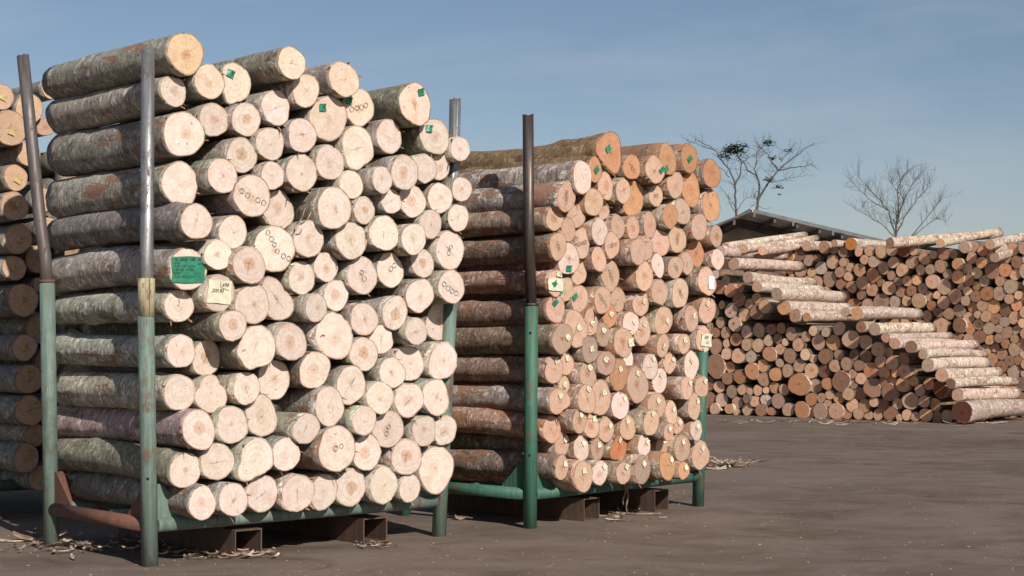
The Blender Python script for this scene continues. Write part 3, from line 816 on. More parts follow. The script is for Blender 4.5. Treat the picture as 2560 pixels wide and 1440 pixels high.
def build_stack2():
    DS = fit_depths(PL2, S2, .060)
    objs = []; zc = []; lat = []; desc = []
    for i, (px, py, ry, k, look, mk) in enumerate(S2):
        idx = i + 1
        d = float(DS[i])
        p = PL2.hit(px, py, d)
        r = ry / F * p.y * 1.0
        cust = None
        if idx in CUST2: cust = custom_outline(PL2, d, px, py, CUST2[idx][1], CUST2[idx][0])
        te = {'o': (.55, .305, .17), 'w': (.76, .60, .52), 'g': (.46, .325, .255), '': (.61, .42, .315), 'v': (.66, .27, .13)}[look]
        te = vary(te, .07, .018)
        tb = vary((.31, .235, .185), .18, .05)
        if idx in LEFT2: tb = vary((.37, .255, .205), .16, .04)
        if idx in (1, 3): tb = (.22, .15, .085)
        if idx in (2, 86, 18): tb = (.42, .36, .33)
        L = 2.15 + (d - .35) + rng.uniform(-.06, .06)
        root, g = make_log(p, r, PL2.ang, L, tb, te, peel=rng.uniform(.05, .55), yaw=rng.normal(0, .014), pitch=rng.normal(0, .006),
                           seg=32, nx=22 if idx in LEFT2 else 10, custom=cust, amp=.07, taper=.02, knots=6 if idx in LEFT2 else 1,
                           bend=.035 if idx in LEFT2 else .012)
        root['category'] = 'log'; root['group'] = 'logs in the second rack'
        add_torn_bark(root, g, int(rng.choice([0, 1, 2, 3])))
        cw = {'o': 'orange', 'w': 'whitish', 'g': 'greyish', '': 'tan', 'v': 'vivid red-orange'}[look]
        dsc = cw + ' log'
        if isinstance(mk, int):
            an = ANG2[idx % 5]; cs = []
            st = .031
            for q in range(mk):
                t = (q - (mk - 1) / 2) * st
                cs.append((math.cos(an) * t * .9 + .006 * math.sin(q * 2.3), math.sin(an) * t))
            add_ring_marks(root, g, cs, .0165, .003)
            dsc += ' with %s stamped rings' % NUMW[mk]
        elif mk == 'G':
            pos = {1: (1520,371), 3: (1491,423), 5: (1652,425), 6: (1664,422), 7: (1724,397), 38: (1422,671), 50: (1437,742), 52: (1401,727), 53: (1388,756)}
            a, b = pos.get(idx, (px, py)); y, z = face_local(root, PL2, a, b, d)
            add_tag(root, g, y, z, .068, .05, {38: 0}.get(idx, .7), M_GREENTAG, 'plastic_tag', fold=.015)
            dsc += ' with green tag'
        elif mk in ('Y', 'y'):
            big = 1.5 if mk == 'y' else 1.0
            y = r * rng.uniform(-.1, .5); z = r * rng.uniform(-.1, .55) if py < 900 else r * rng.uniform(.3, .7)
            if r < .09: z *= .7
            if mk == 'y': y, z = face_local(root, PL2, 1576, 856, d)
            add_tag(root, g, y, z, .047 * big, .05 * big, rng.uniform(.2, 1.2), M_YELTAG, fold=rng.uniform(.004, .016), n=3,
                    writing=[(random.choice(['7', '8', '10', '12', '9', '5']), -.25, -.2, .022)] if py < 1000 else None)
            dsc += ' with yellow tag'
        elif mk == 'W':
            y, z = face_local(root, PL2, 1777, 707, d)
            add_tag(root, g, y, z, .085, .125, -.06, M_WHTAG, 'white_card', fold=.004, curl=.01)
            dsc += ' with white card'
        elif mk == 'P':
            y, z = face_local(root, PL2, 1388, 711, d)
            add_tag(root, g, y, z, .20, .11, -.05, M_YELTAG, 'yellow_sheet', fold=.006, n=8)
            y, z = face_local(root, PL2, 1402, 686, d + .02)
            add_tag(root, g, y, z + .004, .07, .05, -.1, M_YELTAG, fold=.02, writing=[('30', -.2, -.2, .03)])
            y, z = face_local(root, PL2, 1388, 709, d + .01)
            o = add_tag(root, g, y, z, .068, .05, .5, M_GREENTAG, 'plastic_tag', fold=.022)
            dsc += ' with yellow sheet and green tag'
        elif mk == 'p':
            y, z = face_local(root, PL2, 1765, 850, d)
            add_tag(root, g, y, z, .155, .12, -.06, M_YELTAG, 'yellow_sheet', fold=.006, n=8, writing=[('200', -.3, .1, .04), ('2.1', -.1, -.3, .035)])
            y, z = face_local(root, PL2, 1762, 872, d)
            add_tag(root, g, y, z, .05, .05, .6, M_YELTAG, fold=.018)
            dsc += ' with big yellow sheet'
        objs.append(root); zc.append(p.z); lat.append((p - PL2.p).dot(PL2.l)); desc.append(dsc)
    course_labels(objs, zc, lat, desc, 'middle rack', h=.20)
build_stack2()

# ------------------------------------------------------------------ racks
def pipe(name, pts, rad, mat, parent, seg=24, hollow=False, jag=0.0):
    m = MB()
    pts = [Vector(p) for p in pts]
    m.tube(pts, rad, seg, cap=not hollow)
    if hollow:
        # open mouth at the top: inner wall going down and a dark floor
        r0 = rad if not isinstance(rad, (list, tuple)) else rad[-1]
        t = (pts[-1] - pts[-2]).normalized()
        b = len(m.v) - seg
        a = Vector((0, 0, 1)) if abs(t.z) < .9 else Vector((1, 0, 0))
        outer = m.v[b:b + seg]
        if jag:
            for k in range(seg):
                dz = jag * mnoise.noise(Vector((k * .7, r0 * 50, pts[0].x * 3)))
                v = Vector(outer[k]) + t * dz
                m.v[b + k] = tuple(v)
            outer = m.v[b:b + seg]
        inner = [Vector(v) + (pts[-1] - Vector(v)) * .14 for v in outer]
        low = [v - t * .15 for v in inner]
        n0 = len(m.v)
        m.v += [tuple(v) for v in inner] + [tuple(v) for v in low]; m.c += [(1, 1, 1, .5)] * (2 * seg)
        for k in range(seg):
            k2 = (k + 1) % seg
            m.f.append((b + k, b + k2, n0 + k2, n0 + k)); m.f.append((n0 + k, n0 + k2, n0 + seg + k2, n0 + seg + k)); m.mi += [0, 0]
        m.f.append(tuple(n0 + seg + k for k in range(seg))); m.mi.append(0)
        m.f.append(tuple(range(seg - 1, -1, -1))); m.mi.append(0)
    o = m.build(name, mat, parent, False)
    for p in o.data.polygons: p.use_smooth = len(p.vertices) == 4
    return o
def post(root, foot, joint, top, r0, r1, mlow, mup, mid=None, collar=True, holes=(), jag=.012):
    """foot, joint, top: world points; mid: optional extra bend points in the upper pipe"""
    loc = root.location
    f, j, t = foot - loc, joint - loc, top - loc
    po = pipe('post', [f, f.lerp(j, .5), j], r0, mlow, root)
    up = [j - (j - f).normalized() * .1] + [m - loc for m in (mid or [])] + [t]
    pipe('upper_pipe', up, r1, mup, po, hollow=True, jag=jag)
    if collar:
        m = MB(); a = (j - f).normalized()
        m.tube([j - a * .012, j + a * .010], [r0 * 1.06, r0 * 1.05], 24)
        m.build('collar', M_RUST if collar == 'rust' else M_DARKP, po, True)
    for (hz, side) in holes:
        p = f + (j - f) * (hz / (j - f).z)
        tc = (CAM - (p + loc)); tc.z = 0; tc.normalize(); tc = Matrix.Rotation(side, 3, 'Z') @ tc
        q = p + tc * (r0 + .0015)
        u = Vector((-tc.y, tc.x, 0)); vs = [q + u * .011 * math.cos(a) + Vector((0, 0, .011 * math.sin(a))) for a in [k * math.pi / 6 for k in range(12)]]
        m = MB(); m.add(vs, [tuple(range(12))])
        m.build('bolt_hole', M_HOLE, po)
    return po
def gusset(root, corner, u, mat, size=.24, rad=.05):
    n = Vector((-u.y, u.x, 0)) * .006
    a = corner + u * rad + Vector((0, 0, size + .05)); b = corner + u * (rad + .03) + Vector((0, 0, size + .05)); c = corner + u * (size + .08) + Vector((0, 0, .06)); d = corner + u * rad + Vector((0, 0, .0))
    e = corner + u * (size + .08) + Vector((0, 0, .0))
    m = MB(); vs = [a, b, c, e, d]
    m.add([v + n for v in vs] + [v - n for v in vs], [(0, 1, 2, 3, 4), (9, 8, 7, 6, 5)] + [(k, (k + 5), (k + 1) % 5 + 5, (k + 1) % 5) for k in range(5)])
    m.build('gusset_plate', mat, root)
def fork_tube(root, plane, lat, wd, length=1.75, h=.20):
    """open rectangular steel tube under the rack, running front to back"""
    t = .010; m = MB()
    M = Matrix.Translation(plane.pt(lat, 0.03, 0) - root.location) @ Matrix.Rotation(plane.ang, 4, 'Z')
    m.box((-length / 2, 0, t / 2 + .001), (length, wd, t), M)
    m.box((-length / 2, 0, h - t / 2), (length, wd, t), M)
    m.box((-length / 2, -wd / 2 + t / 2, h / 2), (length - .004, t, h - 2 * t), M)
    m.box((-length / 2, wd / 2 - t / 2, h / 2), (length - .004, t, h - 2 * t), M)
    m.build('fork_pocket', M_BOX, root)
def rack(plane, width, depth, spec, label, mats, side_mat, boxes, name='log_rack'):
    root = empty(name, plane.p.copy())
    tag(root, label, 'rack', 'steel racks holding the logs')
    zr = .285; rr = .052
    fl = plane.pt(0, 0, zr); fr = plane.pt(width, 0, zr); bl = plane.pt(0, -depth, zr); br = plane.pt(width, -depth, zr)
    def loc(v): return v - root.location
    def shrink(a, b, q=.045): u = (b - a).normalized(); return a + u * q, b - u * q
    a, b = shrink(fl, fr); pipe('front_rail', [loc(a), loc(a.lerp(b, .5)), loc(b)], rr, mats[0], root)
    a, b = shrink(bl, br); pipe('back_rail', [loc(a), loc(b)], rr, mats[0], root)
    a, b = shrink(fl, bl); pipe('side_rail', [loc(a), loc(b)], rr, side_mat, root)
    a, b = shrink(fr, br); pipe('side_rail', [loc(a), loc(b)], rr, mats[0], root)
    a = plane.pt(0, -depth / 2, zr); b = plane.pt(width, -depth / 2, zr); a, b = shrink(a, b, .1); pipe('cross_rail', [loc(a), loc(b)], rr * .9, mats[0], root)
    for s in spec: post(root, *s['a'], **s['k'])
    u = plane.l; n = plane.n
    for (c, uu) in ((fl, u), (fl, -n), (fr, -u), (bl, n), (bl, u)):
        gusset(root, loc(c), uu, side_mat if (c is bl or uu == -n) else mats[0])
    for lat, wd in boxes: fork_tube(root, plane, lat, wd)
    return root
D1 = 1.52
def gp(plane, lat, d, z, dl=0): return plane.pt(lat + dl, d, z)
w1 = PL1.w
rearL = on_ground(130, 1365)
yb = rearL.y
f1 = P1a.copy()
rack(PL1, w1, D1, [
    dict(a=(f1, at_depth(365, 790, f1.y), at_depth(370, 125, f1.y + .02), .0585, .0475, M_P1, M_GALV), k=dict(collar=False, holes=[(.62, -.1)], mid=[at_depth(367, 640, f1.y)])),
    dict(a=(PL1.pt(0, -D1, 0), at_depth(118, 703, yb), at_depth(57, 140, yb + .05), .0585, .0475, M_P1, M_GREYP), k=dict(collar='rust', mid=[at_depth(113, 640, yb), at_depth(101, 560, yb), at_depth(78, 340, yb)])),
    dict(a=(P1b.copy(), at_depth(1128, 700, P1b.y), at_depth(1138, 249, P1b.y), .0585, .0475, M_P1, M_GALV), k=dict(jag=.02)),
    dict(a=(PL1.pt(w1, -D1, 0), PL1.pt(w1 + .02, -D1, 2.0), PL1.pt(w1 + .04, -D1, 3.4), .0585, .0475, M_P1, M_GREYP), k={}),
], 'sage green tubular steel rack with a rusty side rail carrying the front logs', (M_P1,), M_RUST, [(.80, .235), (1.975, .235)])
# yellow painted sleeve of the near post, with its seam
r1 = bpy.data.objects['log_rack']
pj = [c for c in r1.children if c.name.startswith('post')][0]
a = at_depth(366, 790, f1.y) - r1.location; b = at_depth(366, 696, f1.y) - r1.location
sl = pipe('sleeve', [a - Vector((0, 0, .004)), b], .0600, M_YELP, pj)
for o_ in (0,):
    m = MB(); tdir = (CAM - f1); tdir.z = 0; tdir.normalize(); tdir = Matrix.Rotation(.35, 3, 'Z') @ tdir
    u = Vector((-tdir.y, tdir.x, 0)); q0 = a + tdir * .0605; q1 = b + tdir * .0605
    m.add([q0 - u * .003, q0 + u * .003, q1 + u * .003, q1 - u * .003], [(0, 1, 2, 3)]); m.build('seam', M_RUST, sl)
w2 = PL2.w
rack(PL2, w2, D1, [
    dict(a=(P2a.copy(), at_depth(1329, 761, P2a.y), at_depth(1320, 288, P2a.y), .0575, .0475, M_P2, M_DARKP), k=dict(collar=True, holes=[(.62, -.15), (1.66, -.15)], jag=.02, mid=[at_depth(1322, 560, P2a.y)])),
    dict(a=(P2b.copy(), at_depth(1757, 820, P2b.y), at_depth(1748, 430, P2b.y), .0575, .0475, M_P2, M_DARKP), k=dict(holes=[])),
    dict(a=(PL2.pt(0, -D1, 0), PL2.pt(0, -D1, 1.9), PL2.pt(0, -D1, 3.45), .0575, .0475, M_P2, M_DARKP), k={}),
    dict(a=(PL2.pt(w2, -D1, 0), PL2.pt(w2, -D1, 1.9), PL2.pt(w2, -D1, 3.3), .0575, .0475, M_P2, M_DARKP), k={}),
], 'bright green steel rack with dark bare upper pipes carrying the middle logs', (M_P2,), M_P2, [(.80, .22), (1.84, .22)])
# rack of the left stack, hidden behind the front one except for what carries the logs
PL0r = Plane(PL0.pt(-2.1, -.36, 0), PL0.pt(.55, -.36, 0))
rack(PL0r, 2.65, D1, [dict(a=(PL0r.pt(x, y, 0), PL0r.pt(x, y, 2.0), PL0r.pt(x, y, 3.3), .0575, .0475, M_P1, M_GREYP), k={}) for x in (0, 2.65) for y in (0, -D1)],
     'shadowed sage green rack at the left edge, behind the front rack', (M_P1,), M_P1, [(.8, .23), (1.95, .23)])

# ------------------------------------------------------------------ far piles
fa = on_ground(1780, 1036); fb = on_ground(2380, 1058)
PLA = Plane(fa, fb)
PLB = Plane(fa - PLA.n * 2.95, fb - PLA.n * 2.95)
FBARK = (.52, .41, .335)
RBARK_SHADE = (.19, .145, .11)  # pale bark darkened so shadow between the packed ends is in its colour
def poly_pack(poly, rmean, rsd, fixed, fill, seed, asp=.87, iters=420):
    g = np.random.default_rng(seed)
    P = np.array(poly, float); P[:, 0] /= asp
    n = len(P)
    area = .5 * abs(np.sum(P[:, 0] * np.roll(P[:, 1], -1) - np.roll(P[:, 0], -1) * P[:, 1]))
    def inside(q):
        c = np.zeros(len(q), bool); j = n - 1
        for i in range(n):
            cond = ((P[i, 1] > q[:, 1]) != (P[j, 1] > q[:, 1]))
            xx = (P[j, 0] - P[i, 0]) * (q[:, 1] - P[i, 1]) / (P[j, 1] - P[i, 1] + 1e-9) + P[i, 0]
            c ^= cond & (q[:, 0] < xx); j = i
        return c
    fx = np.array([[a / asp, b] for a, b, r in fixed]).reshape(-1, 2); fr = np.array([r for a, b, r in fixed], float)
    rad = []; A = area * fill - float(np.sum(np.pi * fr ** 2 * .8)); s = 0
    while s < A:
        r = float(np.clip(g.normal(rmean, rsd), rmean * .62, rmean * 1.6)); rad.append(r); s += math.pi * r * r
    rad = np.array(rad); m = len(rad)
    lo = P.min(0); hi = P.max(0); q = []
    while len(q) < m:
        c = g.uniform(lo, hi, (200, 2)); c = c[inside(c)]; q += list(c)
    q = np.array(q[:m])
    X = np.concatenate([q, fx]); Rr = np.concatenate([rad, fr]); mv = np.arange(len(X)) < m
    for it in range(iters):
        D = X[:, None] - X[None]; dist = np.sqrt((D ** 2).sum(-1)) + 1e-6
        ov = (Rr[:, None] + Rr[None]) - dist; np.fill_diagonal(ov, 0); ov = np.clip(ov, 0, None)
        push = (D / dist[..., None] * ov[..., None]).sum(1) * .38
        X[mv] += push[mv]
        X[mv, 1] += .15 * (1 - it / iters)
        best = np.full(len(X), 1e9); bp = np.zeros_like(X)
        for i in range(n):
            a = P[i]; b = P[(i + 1) % n]; ab = b - a
            t = np.clip(((X - a) @ ab) / (ab @ ab), 0, 1); c = a + t[:, None] * ab
            dd = np.sqrt(((X - c) ** 2).sum(1)); k = dd < best; best[k] = dd[k]; bp[k] = c[k]
        ins = inside(X); need = Rr * .8
        dirn = (X - bp) / (best[:, None] + 1e-6); dirn[~ins] *= -1
        sd_ = np.where(ins, best, -best)
        mv2 = mv & (sd_ < need)
        X[mv2] += dirn[mv2] * ((need - sd_)[mv2])[:, None] * .8
    X[:, 0] *= asp
    return X[:m], rad
# hand placed logs of the far piles: x, y, half height, colour, stick-out, label
STEPS = [(1800,628,15,'w',.30,'uppermost pale log of the stair, sloping away beside the middle rack'),
 (1834,660,17,'t',.32,'pale tapering log second from the top of the far stair'),
 (1869,693,16,'g',.38,'straight pale log third from the top of the far stair'),
 (1892,717,15,'t',.28,'pinkish pale log fourth from top of the far stair'),
 (1941,735,17,'g',.50,'mottled white log jutting out midway down the upper far stair'),
 (1959,769,20,'o',.25,'thick log with orange heart beneath the mottled white stair log'),
 (1987,789,18,'t',.20,'round tan log end just below the orange hearted stair log'),
 (2016,793,12,'o',.15,'small orange ended log with white bark in the far stair'),
 (2113,780,13,'g',.10,'small grey brown log end left of the large orange stair log'),
 (2142,784,17,'o',.22,'large orange ended log with two-toned bark mid stair'),
 (2152,817,15,'d',.10,'dark red brown log end below the large orange stair log'),
 (2186,823,17,'g',.30,'pale pink stair log right of the dark red one'),
 (2214,845,13,'t',.22,'slim whitish stair log one step below the pale pink one'),
 (2236,859,15,'t',.22,'tan ended log tucked left of the dark ended stair log'),
 (2277,867,17,'d',.40,'long peeling stair log with nearly black end'),
 (2307,886,13,'g',.25,'slim silvery log just below the black ended stair log'),
 (2319,913,18,'g',.40,'thick knotty stair log with greyish end'),
 (2354,938,18,'t',.30,'brown ended stair log shaded above the silvery pair'),
 (2377,959,14,'d',.35,'silvery log third from the bottom of the far stair'),
 (2393,987,17,'t',.35,'cream log resting on the huge root log of the far stair')]
FIXA = [(1788,915,29,'d',.3,'huge dark root butt beside the second rack post'),(1997,961,30,'O',.3,'very large lobed orange brown log end low in the far pile'),
 (2102,953,26,'d',.25,'large cracked dark brown log end right of the lobed one'),(2004,1025,22,'O',.25,'large orange brown log on the ground under the lobed one'),
 (2050,1029,21,'g',.2,'large grey rimmed log second of the big ground row'),(2089,1028,21,'t',.2,'large ringed tan log third of the big ground row'),
 (1879,928,20,'O',.2,'notched orange log end in the left of the far pile'),(1923,885,19,'o',.2,'big round orange centred log upper left of lobed one'),
 (2180,970,24,'d',.2,'large reddish brown log end low in the far pile centre'),(2223,981,22,'d',.15,'large dull brown log beside the reddish brown one'),
 (2350,975,20,'D',.1,'deep mahogany red log end under the stair'),(2230,907,18,'t',.2,'square sided tan log end stamped with black figures'),
 (2195,874,19,'t',.2,'big tan log end under the slim whitish stair log'),(2261,929,18,'t',.25,'big tan brown log right of the stamped square one'),
 (1822,1022,13,'o',.3,'oval tan log lying at the far pile left foot'),(1785,1022,14,'t',.3,'dark hearted log with a bark hoop at the far pile foot'),
 (1836,810,19,'P',.2,'large log with red paint dot near the yellow sheet'),(1827,776,19,'P',.25,'large whitish log with red square mark by middle rack'),
 (1911,909 - 30,1,'t',0,None),(1912,766,18,'t',.3,'round tan log left of the orange hearted stair log'),(1890,779,18,'d',.2,'large brown log end at upper left of far pile'),
 (2257,961,19,'o',.2,'big orange log end with scored rings low right'),(1825,726,17,'O',.25,'orange log end level with the white card'),(1796,718,19,'O',.2,'brown orange ringed log just right of the white card')]
FIXA = [f for f in FIXA if f[5]]
FIXB = [(2127,610,16,'v',.3,'bright orange sawn log on top of the far pile'),(1942,614,14,'d',.1,'dull brown log end on top left of far pile'),(1969,612,14,'o',.3,'peach log end second on top of far pile'),
 (2060,618,16,'t',.3,'broad oval log end on top of far pile centre'),(2016,615,13,'t',.2,'narrow tan log on top between the peach and the oval one'),(1970,641,14,'v',.2,'orange wedge shaped log just under the peach one'),
 (2258,625,17,'D',.3,'big dark sawn log under the long top log'),(2410,618,15,'g',.3,'grey log with stamped figures near right top'),
 (2480,677,20,'d',.1,'large cracked dark log end in the far right rear pile'),(2330,704,18,'t',.3,'large tan stamped log end right of centre rear pile'),
 (2398,813,19,'d',.2,'large brown log with red dot in the rear pile'),(2296,752,19,'t',.2,'leaning egg shaped log end in the rear pile'),(2155,708,17,'t',.3,'big pale frayed log end in the rear pile left'),
 (2394,693,17,'o',.3,'round orange tan log with a spur in the rear pile'),(2394,660,16,'o',.3,'peach log directly above the spurred one')]
FC = {'w': (.80, .64, .53), 't': (.80, .50, .33), 'g': (.62, .43, .32), 'o': (.82, .44, .235), 'O': (.70, .345, .185), 'd': (.44, .245, .16), 'D': (.30, .11, .055), 'v': (.80, .32, .09), 'P': (.78, .54, .42)}
FW = {'v': 1}
def far_log(plane, px, py, ry, col, d, label, seg=22, nx=12, L=2.6, amp=.05, grp='logs in the far pile', bark=None, yaw=None, pitch=None, taper=.08):
    p = plane.hit(px, py, d)
    r = ry / F * p.y
    root, g = make_log(p, r, plane.ang, L, vary(bark or FBARK, .08, .03), vary(FC[col], .05, .02), peel=rng.uniform(0, .35), yaw=rng.normal(0, .02) if yaw is None else yaw,
                       pitch=rng.normal(0, .01) if pitch is None else pitch, seg=seg, nx=nx, amp=amp, taper=taper, bend=.03, knots=3)
    tag(root, label, 'log', grp)
    return root, g
for s in STEPS: far_log(PLA, *(s[:2] + (s[2] * .94,) + s[3:]), grp='stepped logs of the far pile')
# the big root log at the bottom of the stair: flared, hexagonal end
p = PLA.hit(2405, 1030, .35); hexa = (np.radians(np.array([10, 60, 110, 165, 200, 250, 300, 340])), np.array([.95, 1.0, .92, .98, 1.02, .9, 1.08, .92]) * 29 / F * p.y)
root, g = make_log(p, 29 / F * p.y, PLA.ang, 2.75, (.42, .33, .28), (.17, .07, .04), peel=.1, seg=28, nx=14, custom=hexa, taper=.22, bend=.02, knots=2)
tag(root, 'huge flared dark ended root log lying at the foot of the stair', 'log', 'stepped logs of the far pile')
for s in FIXA:
    s = s[:4] + (s[4] * .2,) + s[5:]
    rt, g = far_log(PLA, *s, amp=.09 if s[3] in 'OdD' else .05)
    if s[3] == 'P':
        add_tag(rt, g, -.01, .02 if s[1] > 800 else -.04, .035, .04, .1, M_RED, 'red_mark', fold=.001, n=2, curl=0)
for s in FIXB: far_log(PLB, *(s[:4] + (s[4] * .2,) + s[5:]), grp='logs in the far rear pile')
# logs thrown across the top of the far piles
def top_log(px1, py1, Y1, px2, py2, Y2, r, label, col='t', tap=.1):
    a = at_depth(px1, py1, Y1); b = at_depth(px2, py2, Y2); v = a - b; r *= .86
    L = v.length
    root, g = make_log(a, r, 0, L, vary(FBARK, .08, .03), FC[col], peel=.25, seg=20, nx=14, taper=tap, bend=.03, knots=4)
    root.rotation_euler = v.to_track_quat('X', 'Z').to_euler()
    tag(root, label, 'log', 'long logs lying on top of the far pile')
top_log(2224, 608, 34.6, 2500, 584, 36.8, .135, 'long peeling log laid along the top, its end at the roof tip')
top_log(2474, 611, 33.6, 2600, 583, 35.6, .125, 'mottled log on top at right, round tan end facing left')
top_log(2486, 644, 33.3, 2600, 612, 35.0, .12, 'grey ended log slanting under the mottled top right one', 'g')
top_log(2290, 612, 35.2, 2440, 590, 37.4, .10, 'short pale log wedged behind the long peeling one')
top_log(2350, 608, 34.2, 2497, 578, 36.9, .11, 'whitish log rising to a bright rounded tip at top')
top_log(1812, 618, 35.6, 2012, 588, 38.4, .115, 'long whitish log lying highest at the left, below the shed wall')
top_log(1858, 622, 35.0, 2040, 596, 38.0, .11, 'second whitish top log in front of the shed wall')
top_log(2085, 608, 36.2, 2225, 620, 37.5, .10, 'bright white log sloping right under the shed roof edge')
top_log(1905, 628, 35.2, 2010, 610, 37.6, .10, 'short silvery log on top left of the peach ended one')

# the many small remaining log ends: more than 300 logs are individuals already, these go in one object
POLYA = [(1690,668),(1790,668),(1835,705),(1880,722),(1925,760),(1975,800),(2020,812),(2100,800),(2140,812),(2180,848),(2240,880),(2290,895),(2310,930),(2355,962),(2392,1005),(2378,1056),(2100,1050),(1700,1034)]
POLYB = [(1740,650),(1740,632),(1880,620),(2000,602),(2210,604),(2300,603),(2600,606),(2600,1046),(2500,1046),(2440,960),(2350,860),(2230,825),(2080,780),(1960,730),(1840,690)]
def build_rest():
    Vs = []; Fs = []; MI = []; T = []; PE = []; UVs = []; off = 0
    def addg(g, root_m, tb, te, pe):
        nonlocal off
        seed = float(rng.uniform())
        for kind in (0, 1, 2):
            if kind == 0: V, Fc = bark_arrays(g); Fc = Fc.tolist(); UV = np.zeros((len(V), 2))
            else: V, Fc, UV = end_arrays(g, kind == 2, (0, .5, 1.0))
            W = (root_m[:3, :3] @ V.T).T + root_m[:3, 3]
            Vs.append(W); Fs.extend([tuple(i + off for i in f) for f in Fc]); MI.extend([0 if kind == 0 else 1] * len(Fc))
            T.append(np.tile(np.array((tb if kind == 0 else te) + (seed,)), (len(V), 1))); PE.append(np.full(len(V), pe)); UVs.append(UV)
            off += len(V)
    base_ang = PLA.ang
    frame = Matrix.Rotation(base_ang, 4, 'Z')
    jobs = []
    fa_ = [(s[0], s[1], s[2]) for s in FIXA] + [(s[0], s[1], s[2]) for s in STEPS if s[0] > 1850] + [(2405, 1031, 28)]
    XA, RA = poly_pack(POLYA, 15.6, 2.9, fa_, .81, 3)
    fb_ = [(s[0], s[1], s[2]) for s in FIXB]
    XB, RB = poly_pack(POLYB, 15.0, 2.7, fb_, .80, 5)
    for (pl, X, RR) in ((PLA, XA, RA), (PLB, XB, RB)):
        for (x, y), r_ in zip(X, RR): jobs.append((pl, x, y, r_))
    for (pl, x, y, r_) in jobs:
        d = rng.uniform(-.05, .04)
        p = pl.hit(x, y, d); r = r_ / F * p.y * 1.0
        if p.z < r * .95: p.z = r * .95
        g = log_geometry(r, 2.55, 16, 6, .08, .06, None, .02, 0, .06)
        M = frame.inverted() @ Matrix.Translation(p) @ Matrix.Rotation(pl.ang + rng.normal(0, .03), 4, 'Z')
        u = rng.uniform()
        ck_ = 't' if u < .50 else ('o' if u < .64 else ('O' if u < .74 else ('g' if u < .88 else ('d' if u < .97 else 'w'))))
        addg(g, np.array(M), vary(RBARK_SHADE, .15, .02), vary(FC[ck_], .12, .018), float(rng.uniform(0, .4)))
    me = bpy.data.meshes.new('stacked_logs'); me.from_pydata(np.concatenate(Vs).tolist(), [], Fs)
    me.polygons.foreach_set('material_index', MI)
    finish(me, np.concatenate(T), np.concatenate(PE), np.concatenate(UVs))
    o = link_mesh('stacked_logs', me, [BARK, CUT], None, True)
    o.matrix_world = frame
    tag(o, 'mass of small brown log ends filling the two far piles', 'logs', kind='stuff')
build_rest()

